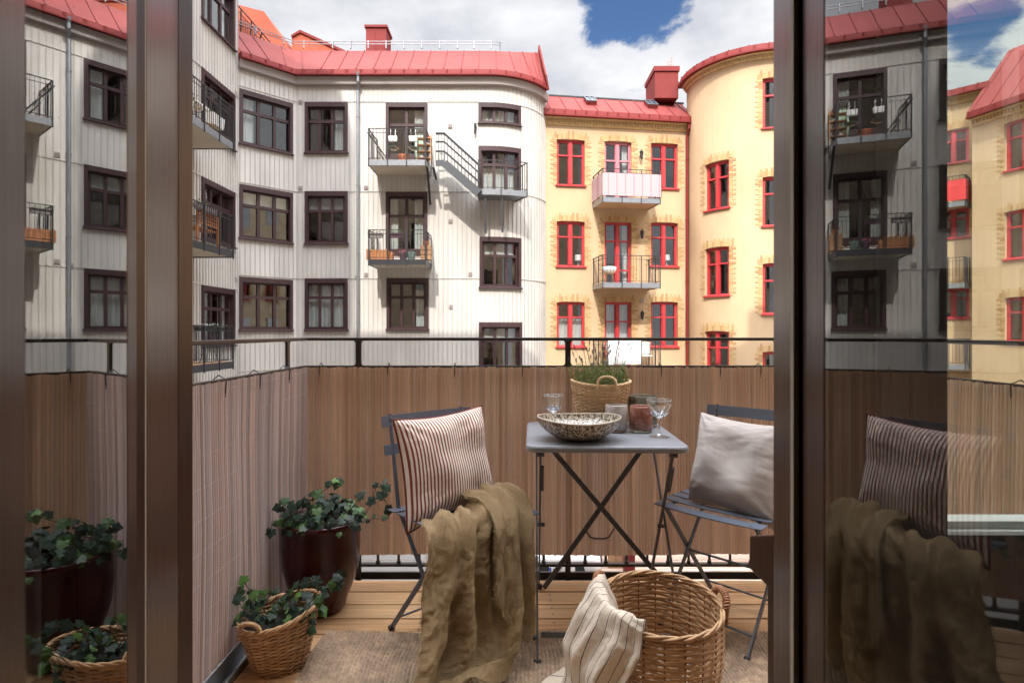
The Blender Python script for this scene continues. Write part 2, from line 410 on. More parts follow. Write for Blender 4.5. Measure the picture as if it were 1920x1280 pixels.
def interior(parent, path, a, b, c, d, curtain, w, rseed):
    rr = random.Random(rseed)
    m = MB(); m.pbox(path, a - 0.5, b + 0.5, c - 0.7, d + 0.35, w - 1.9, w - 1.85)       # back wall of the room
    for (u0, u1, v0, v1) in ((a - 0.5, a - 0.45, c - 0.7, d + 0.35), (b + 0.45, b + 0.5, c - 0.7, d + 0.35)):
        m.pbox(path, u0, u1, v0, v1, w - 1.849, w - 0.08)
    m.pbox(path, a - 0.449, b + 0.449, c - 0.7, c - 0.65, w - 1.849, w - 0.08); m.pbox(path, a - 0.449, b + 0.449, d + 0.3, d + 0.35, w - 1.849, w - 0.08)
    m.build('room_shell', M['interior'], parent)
    if curtain:
        m = MB(); wid = b - a
        def drape(x0, x1, z0, z1, ww=0.12):
            n = max(8, int((x1 - x0) / 0.03))
            vs = []
            for i in range(n + 1):
                u = x0 + (x1 - x0) * i / n; off = 0.02 * math.sin(i * 1.3 + rr.random()) + 0.01 * rr.random()
                q = path.pos(u, w - ww + off); vs += [(q[0], q[1], z0), (q[0], q[1], z1)]
            m.add(vs, [(2 * i, 2 * i + 2, 2 * i + 3, 2 * i + 1) for i in range(n)])
        if 'L' in curtain: drape(a + 0.03, a + wid * 0.27, c, d)
        if 'R' in curtain: drape(b - wid * 0.27, b - 0.03, c, d)
        if 'H' in curtain: drape(a + 0.03, b - 0.03, c, c + (d - c) * 0.62)
        if 'F' in curtain: drape(a + 0.03, b - 0.03, c, d)
        if 'B' in curtain: m.pbox(path, a + 0.04, b - 0.04, d - 0.45, d, w - 0.12, w - 0.115)
        if m.v: m.build('curtain', M['curtain'], parent)

def pane(parent, path, a, b, c, d, w):
    m = MB(); us = [a] + [q for q in path.s if a < q < b] + [b]
    for k in range(len(us) - 1):
        p = path.pos(us[k], w); q = path.pos(us[k + 1], w)
        m.add([(p[0], p[1], c), (q[0], q[1], c), (q[0], q[1], d), (p[0], p[1], d)], [(0, 1, 2, 3)])
    m.build('pane', M['glass_far'], parent)

def win_grey(bld, path, r, kind='3x2', curtain='', seed=0, name='window'):
    """brown casement window: deep outer casing, transom, three lights"""
    a, b, c, d = r; br = M['brown']
    m = MB(); cw = 0.105
    # casing proud of the wall
    m.pbox(path, a, a + cw, c, d, -0.16, 0.045); m.pbox(path, b - cw, b, c, d, -0.16, 0.045)
    m.pbox(path, a + cw, b - cw, d - cw - 0.06, d, -0.16, 0.04); m.pbox(path, a + cw, b - cw, c, c + cw - 0.02, -0.16, 0.04)
    ia, ib, ic, id_ = a + cw, b - cw, c + cw - 0.02, d - cw - 0.06; w0, w1 = -0.15, -0.085
    fr = 0.055
    m.pbox(path, ia, ia + fr, ic, id_, w0, w1); m.pbox(path, ib - fr, ib, ic, id_, w0, w1)
    m.pbox(path, ia + fr, ib - fr, id_ - fr, id_, w0, w1); m.pbox(path, ia + fr, ib - fr, ic, ic + fr, w0, w1)
    ncol = 2 if kind == 'door' else 3; W = ib - ia
    vt = ic + (id_ - ic) * (0.68 if kind != 'door' else 0.66)
    us = [ia + W * k / ncol for k in range(1, ncol)]
    if kind != '3x1': m.pbox(path, ia + fr, ib - fr, vt - 0.05, vt + 0.05, w0, w1 + 0.02)
    for u in us: m.pbox(path, u - 0.05, u + 0.05, ic + fr, id_ - fr, w0, w1 + 0.012)
    if kind == 'door': m.pbox(path, ia + fr, ib - fr, ic + fr, ic + 0.16, w0, w1 - 0.005)
    wn = m.build(name, br, bld)
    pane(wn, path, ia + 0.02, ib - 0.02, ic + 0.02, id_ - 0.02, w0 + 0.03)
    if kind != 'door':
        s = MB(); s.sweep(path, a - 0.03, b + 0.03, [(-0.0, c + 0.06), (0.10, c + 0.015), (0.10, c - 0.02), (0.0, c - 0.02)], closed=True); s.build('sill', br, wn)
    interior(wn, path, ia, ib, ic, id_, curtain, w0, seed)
    return wn

def win_red(bld, path, r, curtain='', seed=0, paint='red_paint', door=False, name='window'):
    a, b, c, d = r; m = MB(); fr = 0.062
    w0, w1 = -0.19, -0.10
    m.pbox(path, a, a + fr, c, d - 0.02, w0, w1); m.pbox(path, b - fr, b, c, d - 0.02, w0, w1)
    m.pbox(path, a + fr, b - fr, d - fr - 0.04, d, w0, w1); m.pbox(path, a + fr, b - fr, c, c + fr, w0, w1)
    um = (a + b) / 2; vt = c + (d - c) * (0.66 if not door else 0.70)
    m.pbox(path, um - 0.058, um + 0.058, c + fr, d - fr - 0.04, w0, w1 + 0.03)
    for (x0, x1) in ((a + fr, um - 0.058), (um + 0.058, b - fr)):
        m.pbox(path, x0, x1, vt - 0.03, vt + 0.03, w0, w1 + 0.015)
        if door: m.pbox(path, x0, x1, c + 0.55, c + 0.62, w0, w1 + 0.01)
        m.pbox(path, x0, x0 + 0.035, c + fr, d - fr - 0.04, w0, w1 - 0.01); m.pbox(path, x1 - 0.035, x1, c + fr, d - fr - 0.04, w0, w1 - 0.01)
    wn = m.build(name, M[paint], bld)
    pane(wn, path, a + 0.02, b - 0.02, c + 0.02, d - 0.04, w0 + 0.03)
    if not door:
        s = MB(); s.sweep(path, a - 0.05, b + 0.05, [(-0.1, c + 0.05), (0.07, c + 0.0), (0.07, c - 0.05), (-0.1, c - 0.05)], closed=True); s.build('sill', M[paint], wn)
    # arch infill: shallow segmental arch over the frame in brick, and the toothed brick surround
    q = MB(); bw, bh = 0.25, 0.088; k = 0
    v = c - 0.03
    while v < d - 0.02:
        ln = bw if k % 2 else bw * 0.55
        q.pbox(path, a - ln, a - 0.002, v, v + bh - 0.010, -0.02, 0.012); q.pbox(path, b + 0.002, b + ln, v, v + bh - 0.010, -0.02, 0.012)
        v += bh; k += 1
    n = int((b - a + 0.36) / 0.085)
    for i in range(n):
        u = a - 0.18 + (b - a + 0.36) * (i + 0.5) / n; t = (u - um) / ((b - a) / 2 + 0.18)
        lift = 0.075 * (1 - t * t); hh = 0.25 if i % 2 else 0.15
        q.pbox(path, u - 0.039, u + 0.039, d + 0.005 + lift - 0.06 * (abs(t) < 0.8), d + lift + hh, -0.02, 0.014)
    q.build('brick_surround', M['brick'], wn)
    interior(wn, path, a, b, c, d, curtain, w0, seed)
    return wn

def rect(path, x0, x1, y0, y1, at=None, lo=0.0):
    """photo rectangle on a facade -> (u0,u1,v0,v1); heights measured at x = at"""
    ua, ya = path.hit(x0, 0, lo); ub, yb = path.hit(x1, 0, lo); yy = path.hit(at if at else (x0 + x1) / 2, 0, lo)[1]
    if ua > ub: ua, ub = ub, ua
    return (ua, ub, Z(y1, yy), Z(y0, yy))

def balcony(bld, path, ua, ub, vfloor, prot, railh=1.0, slab_mat='soffit', bars=0.11, steel='dark_steel', fabric=None, edge='galv', name='balcony', skirt=None, vmid=True, mark=1):
    """slab on the wall, steel edge channel, railing of bars; returns the part"""
    m = MB(); m.pbox(path, ua + 0.02, ub - 0.02, vfloor - 0.14, vfloor - 0.005, 0.005, prot - 0.02)
    slab = m.build(name, M[slab_mat], bld)
    e = MB()
    e.pbox(path, ua, ub, vfloor - 0.17, vfloor + 0.015, prot - 0.018, prot)
    e.pbox(path, ua, ua + 0.018, vfloor - 0.17, vfloor + 0.015, 0.01, prot - 0.02); e.pbox(path, ub - 0.018, ub, vfloor - 0.17, vfloor + 0.015, 0.01, prot - 0.02)
    e.build('edge_channel', M[edge], slab)
    fl = MB(); n = max(3, int(prot / 0.14))
    for i in range(n): fl.pbox(path, ua + 0.03, ub - 0.03, vfloor - 0.004, vfloor + 0.02, 0.02 + i * (prot - 0.05) / n, 0.02 + (i + 0.94) * (prot - 0.05) / n)
    fl.build('floor_boards', M['far_wood'], slab)
    r_ = MB(); top = vfloor + railh
    def rail(v, t, w_=0.035):
        r_.pbox(path, ua, ub, v - t, v, prot - w_, prot)
        r_.pbox(path, ua, ua + w_, v - t, v, 0.0, prot - w_ - 0.001); r_.pbox(path, ub - w_, ub, v - t, v, 0.0, prot - w_ - 0.001)
    rail(top, 0.022); rail(vfloor + 0.08, 0.018, 0.025)
    if vmid: rail(top - 0.14, 0.014, 0.02)
    def post(u, ww, s=0.012, v0=vfloor - 0.1, v1=top - 0.022):
        a = path.pos(u, ww); r_.box((a[0] - s, a[1] - s, v0), (a[0] + s, a[1] + s, v1))
    n = max(2, int(round((ub - ua) / 0.75)))
    for i in range(n + 1): post(ua + 0.02 + (ub - ua - 0.04) * i / n, prot + 0.004, 0.016, vfloor - 0.2)
    for i in range(2): post(ua + 0.012, 0.1 + (prot - 0.15) * i * 0.6, 0.014); post(ub - 0.012, 0.1 + (prot - 0.15) * i * 0.6, 0.014)
    n = int((ub - ua) / bars)
    for i in range(n): post(ua + (ub - ua) * (i + 0.5) / n, prot - 0.012, 0.0055, vfloor + 0.08)
    n = int(prot / bars)
    for i in range(n): post(ua + 0.01, prot * (i + 0.5) / n, 0.0055, vfloor + 0.08); post(ub - 0.01, prot * (i + 0.5) / n, 0.0055, vfloor + 0.08)
    r_.build('railing', M[steel], slab)
    if fabric:
        f_ = MB(); v0, v1 = vfloor + 0.06, top - 0.17
        def sheet(f, n_):
            vs = []
            for i in range(n_ + 1):
                p, off = f(i / n_); vs += [(p[0], p[1], v0), (p[0], p[1], v1)]
            f_.add(vs, [(2 * i, 2 * i + 2, 2 * i + 3, 2 * i + 1) for i in range(n_)])
        sheet(lambda t: (path.pos(ua - 0.0 + (ub - ua) * t, prot + 0.03 + 0.015 * abs(math.sin(t * 9.42))), 0), 40)
        sheet(lambda t: (path.pos(ua - 0.03, (prot + 0.02) * t), 0), 6)
        sheet(lambda t: (path.pos(ub + 0.03, (prot + 0.02) * t), 0), 6)
        f_.build('fabric_screen', M[fabric], slab)
    return slab
M['far_wood'] = mat('far_boards', (0.33, 0.19, 0.10), 0.7, vary=(3, 0.2))
island_colors(M['far_wood'], [(0.25, 0.13, 0.07), (0.42, 0.25, 0.13)])
M['pink_fabric'] = mat('pink_striped_fabric', (0.72, 0.58, 0.60), 0.9)
def stripes_x(m, scale, c1, c2, axis='X', sharp=0.5):
    t = m.node_tree; b = t.nodes['Principled BSDF']; co = N(t, 'ShaderNodeTexCoord'); sp = N(t, 'ShaderNodeSeparateXYZ')
    t.links.new(co.outputs['Object'], sp.inputs[0])
    mu = N(t, 'ShaderNodeMath'); mu.operation = 'MULTIPLY'; mu.inputs[1].default_value = scale; t.links.new(sp.outputs[axis], mu.inputs[0])
    fr = N(t, 'ShaderNodeMath'); fr.operation = 'FRACT'; t.links.new(mu.outputs[0], fr.inputs[0])
    gt = N(t, 'ShaderNodeMath'); gt.operation = 'GREATER_THAN'; gt.inputs[1].default_value = sharp; t.links.new(fr.outputs[0], gt.inputs[0])
    mxx = N(t, 'ShaderNodeMix'); mxx.data_type = 'RGBA'; mxx.inputs[6].default_value = (*c1, 1); mxx.inputs[7].default_value = (*c2, 1)
    t.links.new(gt.outputs[0], mxx.inputs[0]); t.links.new(mxx.outputs[2], b.inputs['Base Color'])
stripes_x(M['pink_fabric'], 3.1, (0.44, 0.31, 0.32), (0.38, 0.21, 0.23), 'X', 0.86)
M['red_fabric'] = mat('red_fabric', (0.55, 0.05, 0.05), 0.9)

# ------------------------------------------------------------------ grey clad building
EYEH = lambda h: EYE + h
arc = [(-0.87 + 2.2 * math.sin(R(a)), 22.7 - 2.2 * math.cos(R(a))) for a in range(0, 91, 5)]
gp = Path([(-9.0, 19.1), (-7.62, 20.5)] + arc + [(1.33, 26.0)])
gb = empty('grey_building', (-4, 20.5, YG), 0, 'pale grey panel clad apartment building with red roof and rounded right end', 'building')
gb_loc = gb.location.copy()
class Sub:  # parent with identity offset: meshes are in world coordinates
    pass
def root(o):
    """children keep world coordinates"""
    o.location = (0, 0, 0); return o
root(gb)
g_rects = []
def rr_(x0, x1, y0, y1, at=None): return rect(gp, x0, x1, y0, y1, at, 0)
rows = [
    ((448.5, 549.5, 166, 269.5), 448.5, '3x2', 'L'), ((448.5, 549.5, 345, 447), 448.5, '3x2', 'B'), ((448.5, 549.5, 518.7, 620), 448.5, '3x2', ''),
    ((571, 652, 192, 288), None, '3x2', 'R'), ((571, 652, 359, 458), None, '3x2', 'B'), ((571, 652, 522, 620), None, '3x2', 'F'),
    ((723, 801.5, 192.7, 300), None, 'door', 'R'), ((723, 801.5, 360, 479), None, 'door', 'RL'), ((724.5, 803.5, 521.4, 619), None, '3x2', 'R'),
    ((897, 976, 192.7, 232), 900, '3x1', 'F'), ((897, 976, 274, 366), 900, '3x2', 'H'), ((899, 976.5, 444, 540), 900, '3x2', 'B'), ((898, 978, 604, 700), 900, '3x2', 'B')]
for (q, at, kd, cu) in rows: g_rects.append(rr_(*q, at))
gtop = Z(148, 20.5)
wm = MB(); wall_mesh(wm, gp, 0, gp.s[-1], YG, gtop, g_rects)
# sheet joints: thin battens, broken at windows and at the storey joints
L = gp.s[-1]; u = 0.07
belts = [Z(190.5, 20.5), Z(358.8, 20.5), Z(521.5, 20.5), Z(690, 20.5)]
def ribs(mb, path, L, rects, vtop, pitch, half=0.012, u=0.07):
    while u < L:
        cuts = sorted([(c - 0.02, d + 0.02) for a, b, c, d in rects if a - 0.02 < u < b + 0.02]); v = YG
        for c, d in cuts + [(vtop, vtop)]:
            if c - v > 0.05: mb.pbox(path, u - half, u + half, v, c, -0.003, 0.024)
            v = max(v, d)
        u += pitch
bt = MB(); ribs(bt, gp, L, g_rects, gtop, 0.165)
for bz in belts:
    segs = []; v = 0.0
    for a, b in sorted([(a, b) for a, b, c, d in g_rects if c - 0.05 < bz < d + 0.05]):
        segs.append((v, a)); v = b
    segs.append((v, L))
    for a, b in segs:
        if b - a > 0.02: wm.pbox(gp, a, b, bz - 0.02, bz + 0.01, -0.004, 0.024)
wm.build('wall', M['cladding'], gb)
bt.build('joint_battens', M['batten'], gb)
for i, (r_, (q, at, kd, cu)) in enumerate(zip(g_rects, rows)):
    win_grey(gb, gp, r_, kd, cu, 10 + i, 'window' if kd != 'door' else 'balcony_door')
# cornice board, gutter, roof
m = MB(); m.sweep(gp, 0.02, gp.s[2] + 2.75, [(0.0, Z(163, 20.5)), (0.16, Z(161, 20.5)), (0.20, gtop), (0.0, gtop)], closed=True)
m.build('cornice', M['trim_grey'], gb)
LG = gp.s[2] + 2.36
m = MB(); m.sweep(gp, 0.02, LG, [(-0.1, gtop + 0.003), (0.34, gtop + 0.003), (0.34, gtop + 0.05), (0.30, gtop + 0.05), (0.27, gtop + 0.22), (-0.1, gtop + 0.22)], closed=True)
k = 0.3
while k < LG - .05:
    m.pbox(gp, k, k + 0.03, gtop + 0.05, gtop + 0.19, 0.27, 0.335); k += 0.5
m.build('gutter', M['gutter_red'], gb)
rt = Z(98, 21.9)
rl = L - 3.9
rp = [(0.26, gtop + 0.222), (-1.05, rt - 0.02), (-1.4, rt), (-5, rt + 0.1)]
UA = gp.s[2]
def gridge(u):      # the ridge runs straight on where the eave curves back
    if u <= UA: q = gp.pos(u, -1.3); return Vector((q[0], q[1], rt))
    t = (u - UA) / (rl - UA); return Vector((-0.87 + 1.86 * t, 21.8 + 0.15 * t, rt))
rl = UA + 2.30
m = MB(); uu = sorted(set([0.02, rl] + [q for q in gp.s if 0.02 < q < rl])); vs = []
for u_ in uu:
    a = gp.pos(u_, 0.26); g_ = gridge(u_); vs += [(a[0], a[1], gtop + 0.222), tuple(g_), (g_.x, g_.y + 4, rt + 0.1)]
m.add(vs, [(i * 3 + q, i * 3 + q + 1, i * 3 + q + 4, i * 3 + q + 3) for i in range(len(uu) - 1) for q in range(2)])
k = 0.35
while k < rl:
    p = gp.pos(k, 0.26); g_ = gridge(k); m.bar((p[0], p[1], gtop + 0.23), (g_.x, g_.y, rt + 0.01), 0.022, 0.045)
    k += 0.62
m.build('roof', M['roof_red'], gb)
# upstand fin at the right end of the roof
m = MB()
a = gp.pos(rl, 0.33); g_ = gridge(rl)
m.extr([(a[0], a[1], gtop + 0.02), (g_.x, g_.y + 0.2, gtop + 0.1), (g_.x, g_.y + 0.2, rt + 0.22), (g_.x, g_.y - 0.1, rt + 0.24), (a[0] - 0.1, a[1] - 0.1, gtop + 0.5)], (0.06, 0.01, 0))
m.build('roof_upstand', M['roof_red'], gb)
m = MB()     # snow guard
rl2 = UA + 0.9
for z_ in (0.1, 0.2): m.sweep(gp, 0.05, rl2, [(-1.0, rt + z_), (-1.03, rt + z_), (-1.03, rt + z_ + 0.018), (-1.0, rt + z_ + 0.018)], closed=True)
k = 0.3
while k < rl2:
    m.pbox(gp, k, k + 0.03, rt - 0.05, rt + 0.24, -1.08, -0.98); k += 0.66
m.build('snow_guard', M['galv'], gb)
# chimney and roof dormers
def boxat(px0, px1, py0, py1, Y0, Y1, mt, name, parent, cap=None):
    m = MB(); m.box((X(px0, Y0), Y0, Z(py1, Y0)), (X(px1, Y0), Y1, Z(py0, Y0)))
    o = m.build(name, M[mt], parent, bevel=0.01)
    if cap:
        m = MB(); m.box((X(px0, Y0) - 0.05, Y0 - 0.05, Z(py0, Y0)), (X(px1, Y0) + 0.05, Y1 + 0.05, Z(py0, Y0) + 0.09)); m.build('chimney_cap', M[cap], o)
    return o
ch = boxat(686, 724, 52, 104, 22.6, 23.5, 'roof_red', 'chimney', gb, 'gutter_red')
m = MB(); m.box((X(704, 22.6) - 0.01, 22.585, Z(104, 22.6)), (X(704, 22.6) + 0.01, 22.6, Z(53, 22.6))); m.build('seam', M['roof_red'], ch)
m = MB(); Y0 = 22.8
pl = [P(547, 104, Y0), P(547, 66, Y0), P(562, 57, Y0), P(650, 100, Y0), P(650, 104, Y0)]
m.extr(pl, (0, 3, 0))
for x_ in (580, 599, 618): m.box((X(x_, Y0) - 0.015, Y0 - 0.02, Z(104, Y0)), (X(x_, Y0) + 0.015, Y0, Z(57 + (x_ - 562) * 0.49 + 6, Y0)))
dm = m.build('dormer', M['roof_orange'], gb)
m = MB(); m.hexa([P(545.5, 70, Y0 - .06), P(562, 61, Y0 - .06), P(562, 61, Y0 + 3), P(545.5, 70, Y0 + 3), P(545.5, 66, Y0 - .06), P(562, 56, Y0 - .06), P(562, 56, Y0 + 3), P(545.5, 66, Y0 + 3)])
m.hexa([P(562.3, 61, Y0 - .06), P(665, 108, Y0 - .06), P(665, 108, Y0 + 3), P(562.3, 61, Y0 + 3), P(562.3, 56, Y0 - .06), P(668, 104, Y0 - .06), P(668, 104, Y0 + 3), P(562.3, 56, Y0 + 3)])
m.build('dormer_roof', M['gutter_red'], dm)
# tall orange roof slope over the corner, with the roof terrace rail in front
m = MB(); Y0 = 23.0
m.extr([P(380, 110, Y0), P(380, -8, Y0), P(495, 22, Y0), P(545, 98, Y0), P(545, 106, Y0)], (0, 4, 0))
o_ = m.build('roof', M['roof_orange'], gb, label='tall orange sheet metal roof slope')
m = MB()
for yy in (45, 68): m.tube([P(440, yy - 1, Y0 - 0.015), P(528, yy + 26, Y0 - 0.015)], 0.007, 4)
m.build('seam', M['roof_orange'], o_)
m = MB(); a0, a1 = Vector(P(447, 12, 20.6)), Vector(P(510, 84, 21.6)); b0, b1 = Vector(P(447, 22, 20.6)), Vector(P(502, 82, 21.6))
m.tube([a0, a1], 0.022, 6); m.tube([b0, b1], 0.014, 6)
for i in range(13):
    t = i / 13.0; q = b0.lerp(b1, t); big = i % 4 == 1
    q0 = a0.lerp(a1, t) if big else q
    m.tube([q0, (q.x, q.y, rt - 0.05 + 0.02 * i)] if q.z > rt else [q0, q0 - Vector((0, 0, 0.05))], 0.028 if big else 0.009, 6)
m.build('roof_railing', M['dark_steel'], gb)
# downpipe
def downpipe(bld, path, px, ytop, mt, lo=0.0, r0=0.055):
    u, _ = path.hit(px, 0, lo); q = path.pos(u, 0.09); t = path.pos(u, 0.26)
    zt = ytop; m = MB()
    m.tube([(t[0], t[1], zt), (t[0], t[1], zt - 0.12)], [0.10, 0.075], 12)
    m.tube([(t[0], t[1], zt - 0.12), (t[0], t[1], zt - 0.3), (q[0], q[1], zt - 0.55), (q[0], q[1], YG + 0.1)], r0, 10)
    z = zt - 1.5
    while z > YG: m.tube([(q[0], q[1], z), (q[0], q[1], z + 0.05)], r0 + 0.015, 10); z -= 2.4
    return m.build('downpipe', M[mt], bld, smooth=False)
downpipe(gb, gp, 671, gtop + 0.1, 'galv')
# small vents
for (px, py) in ((563, 353), (686, 352), (686, 515), (563, 192), (844, 237), (845, 415), (882, 514), (846, 575), (669, 520)):
    u, y = gp.hit(px); m = MB(); z = Z(py, y); m.pbox(gp, u - 0.07, u + 0.07, z - 0.07, z + 0.07, 0.0, 0.03)
    for k in range(3): m.pbox(gp, u - 0.06, u + 0.06, z - 0.05 + k * 0.04, z - 0.035 + k * 0.04, 0.03, 0.04)
    m.build('vent', M['trim_grey'], gb)
# balconies on the flat part
ub0 = gp.hit(707)[0]; fl1 = 5.52 + EYE + 0.14; fl2 = fl1 - 3.33
ub1 = gp.hit(809)[0]
B1 = balcony(gb, gp, ub0, ub1, fl1, 1.3, 1.06, steel='dark_steel')
B2 = balcony(gb, gp, ub0, ub1, Z(496, 19.2) + 0.16, 1.3, 1.0, edge='dark_steel')
# steel stair from the upper balcony down to a window landing
M['stair_steel'] = mat('dark_galvanised_steel', (0.07, 0.073, 0.08), 0.5, metal=0.3)
st = MB(); stw = 0.7
def gpt(px, py, w_): u, y = gp.hit(px, w_); q = gp.pos(u, w_); return Vector((q[0], q[1], Z(py, y)))
for w_ in (0.5, 1.15):
    a = gpt(817, 306, w_); b = gpt(833, 306, w_); c = gpt(898, 362, w_)
    st.bar(a, b, 0.04, 0.2, (0, 0, 1)); st.bar(b, c, 0.05, 0.26, (0, 0, 1))
    for dz, rr0 in ((1.0, 0.03), (0.72, 0.022), (0.4, 0.028)):
        st.tube([a + Vector((0, 0, dz)), b + Vector((0, 0, dz)), c + Vector((0, 0, dz * 0.95))], rr0, 5)
    for i in range(11):
        q = b.lerp(c, i / 10); st.tube([q, q + Vector((0, 0, 0.98))], 0.011, 4)
    for i in range(3):
        q = a.lerp(b, i / 3); st.tube([q, q + Vector((0, 0, 1.0))], 0.008, 4)
for i in range(9):
    q = gpt(829, 308, 0.5).lerp(gpt(898, 362, 0.5), (i + 0.3) / 9); r2 = gpt(829, 308, 1.15).lerp(gpt(898, 362, 1.15), (i + 0.3) / 9)
    d = Vector((0.2, 0, 0)); z_ = Vector((0, 0, 0.03)); st.hexa([q, q + d, r2 + d, r2, q + z_, q + d + z_, r2 + d + z_, r2 + z_])
st.build('outside_stair', M['stair_steel'], gb)
ul0 = gp.hit(897)[0]; ul1 = gp.hit(966)[0]; vl = Z(360, 19.9)
lb = balcony(gb, gp, ul0, ul1, vl, 0.95, 1.0, slab_mat='galv', edge='galv', bars=0.13, vmid=False, name='stair_landing')
m = MB()
for px in (910, 942):
    a = gpt(px, 372, 0.85); m.bar(a, a - Vector((0, 0, 1.15)), 0.07, 0.07); q = gpt(px, 372, 0.05); m.bar(a - Vector((0, 0, 0.05)), q - Vector((0, 0, 0.9)), 0.05, 0.05)
m.build('bracket', M['dark_steel'], lb)
m = MB()
for px in (801, 812):
    a = gpt(px, 312, 1.1); q = gpt(px + 6, 383 if px < 805 else 336, 0.05); m.bar(a, q, 0.07, 0.07)
m.build('bracket', M['dark_steel'], B1)
# wall lamp between stairs
u, y = gp.hit(891); z = Z(242, y); m = MB(); q = gp.pos(u, 0.09)
m.tube([(q[0], q[1], z + 0.16), (q[0], q[1], z + 0.02)], 0.045, 8); m.tube([(q[0], q[1], z - 0.02), (q[0], q[1], z - 0.2)], 0.04, 8); m.pbox(gp, u - 0.02, u + 0.02, z - 0.1, z + 0.08, 0, 0.08)
m.build('wall_lamp', M['dark_steel'], gb)

# ------------------------------------------------------------------ left wing
lp = Path([(-9.0, 3.0), (-9.0, 19.12)])
lw = empty('grey_wing', (0, 0, 0), 0, 'tall pale grey clad wing with windows and three stacked balconies', 'building')
lrect = []
lspec = []
for (y0, y1) in ((16.85, 18.85), (11.6, 13.6), (7.4, 9.4)):
    for k, (vb, vt) in enumerate(((9.07, 10.9), (5.83, 7.66), (2.7, 4.5), (-0.45, 1.36))):
        lrect.append((y0 - 3.0, y1 - 3.0, EYE + vb, EYE + vt)); lspec.append(('R', '', 'L', 'LR')[k])
# doors beside the balconies
for vb, vt in ((5.25, 7.66), (2.15, 4.5), (-0.95, 1.36)):
    lrect.append((14.4 - 3.0, 15.7 - 3.0, EYE + vb, EYE + vt)); lspec.append('door')
ltop = EYE + 13.0
wm = MB(); wall_mesh(wm, lp, 0, lp.s[-1], YG, ltop, lrect)
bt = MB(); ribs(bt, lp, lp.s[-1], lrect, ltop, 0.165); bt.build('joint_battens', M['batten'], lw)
for bz in [EYE + h for h in (7.68, 4.53, 1.4, -1.7, 10.95)]:
    cuts = sorted([(a, b) for a, b, c, d in lrect if c - 0.05 < bz < d + 0.05]); v = 0
    for a, b in cuts + [(lp.s[-1], lp.s[-1])]:
        if a - v > 0.03: wm.pbox(lp, v, a, bz - 0.02, bz + 0.012, -0.004, 0.026)
        v = b
wm.build('wall', M['cladding'], lw)
for i, r_ in enumerate(lrect):
    win_grey(lw, lp, r_, 'door' if lspec[i] == 'door' else '3x2', '' if lspec[i] == 'door' else lspec[i], 70 + i, 'window' if lspec[i] != 'door' else 'balcony_door')
LB = []
for h in (5.3, 2.25, -0.85):
    LB.append(balcony(lw, lp, 14.05 - 3, 16.4 - 3, EYE + h, 1.15, 1.02, edge='galv' if h > 5 else 'dark_steel', bars=0.10))
m = MB(); m.box((-9.4, 3, ltop), (-8.75, 19.3, ltop + 0.3)); m.build('cornice', M['trim_grey'], lw)
m = MB(); m.hexa([(-15, 3, ltop + 0.3), (-8.7, 3, ltop + 0.3), (-8.7, 19.3, ltop + 0.3), (-15, 19.3, ltop + 0.3), (-15, 3, ltop + 3.2), (-11, 3, ltop + 3.2), (-11, 19.3, ltop + 3.2), (-15, 19.3, ltop + 3.2)])
m.box((-15, 18.9, YG), (-9.02, 19.08, ltop + 0.29))
m.build('roof', M['roof_red'], lw)
m = MB()
for (yy, h) in ((18.95, 7.75), (18.95, 1.7), (16.2, 8.3)):
    m.pbox(lp, yy - 3 - 0.07, yy - 3 + 0.07, EYE + h - 0.07, EYE + h + 0.07, 0, 0.03)
m.build('vent', M['trim_grey'], lw)

# ------------------------------------------------------------------ yellow building
yb = empty('yellow_building', (0, 0, 0), 0, 'sunlit yellow plaster building with red windows and a round tower', 'building')
dy = math.tan(R(8.4))
ypth = Path([(0.6, 22.15), (7.25, 22.15 + 6.65 * dy)])
tc_, tr_ = (9.55, 23.0), 2.55
tp = Path([(tc_[0] + tr_ * math.cos(R(a)), tc_[1] + tr_ * math.sin(R(a))) for a in range(170, 381, 5)])
ycs, ytop = Z(233, 22.25), Z(221, 22.25)
yr = []; ys = []
for k, (x0, x1) in enumerate(((1044, 1096.5), (1133.5, 1184), (1220.5, 1271))):
    for j, (t_, b_) in enumerate(((262, 347.5), (415, 499.5), (566, 650))):
        r_ = rect(ypth, x0, x1, t_ + (k * 3.5 if j == 0 else k * 1.2 if j == 1 else 0), b_ + (k * 3 if j == 0 else 0))
        if k == 1:
            lowz = (Z(383, 22.5), Z(535, 22.5), Z(690, 22.5))[j]
            r_ = (r_[0], r_[1], lowz + 0.02, r_[3])
        yr.append(r_); ys.append((k, j))
wm = MB(); wall_mesh(wm, ypth, 0, ypth.s[-1], YG, ytop, yr, 0.2)
wm.build('wall', M['plaster'], yb)
for r_, (k, j) in zip(yr, ys):
    cu = {(0, 2): 'H', (1, 2): 'F', (1, 1): 'R', (2, 1): '', (0, 0): '', (1, 0): 'R'}.get((k, j), '')
    win_red(yb, ypth, r_, cu, 30 + 3 * k + j, 'pink_paint' if (k, j) == (1, 0) else 'red_paint', door=(k == 1), name='balcony_door' if k == 1 else 'window')
def dentil_cornice(bld, path, u0, u1, v0, v1, name='cornice'):
    m = MB(); m.sweep(path, u0, u1, [(0, v0), (0.05, v0), (0.07, v0 + 0.06), (0.07, v1 - 0.05), (0.2, v1), (0, v1)], closed=True)
    k = u0 + 0.05
    while k < u1 - 0.06:
        m.pbox(path, k, k + 0.06, v0 + 0.065, v1 - 0.07, 0.07, 0.13); k += 0.12
    m.build(name, M['cornice_stone'], bld)
M['cornice_stone'] = mat('yellow_brick_cornice', (0.58, 0.42, 0.22), 0.85, vary=(8, 0.12))
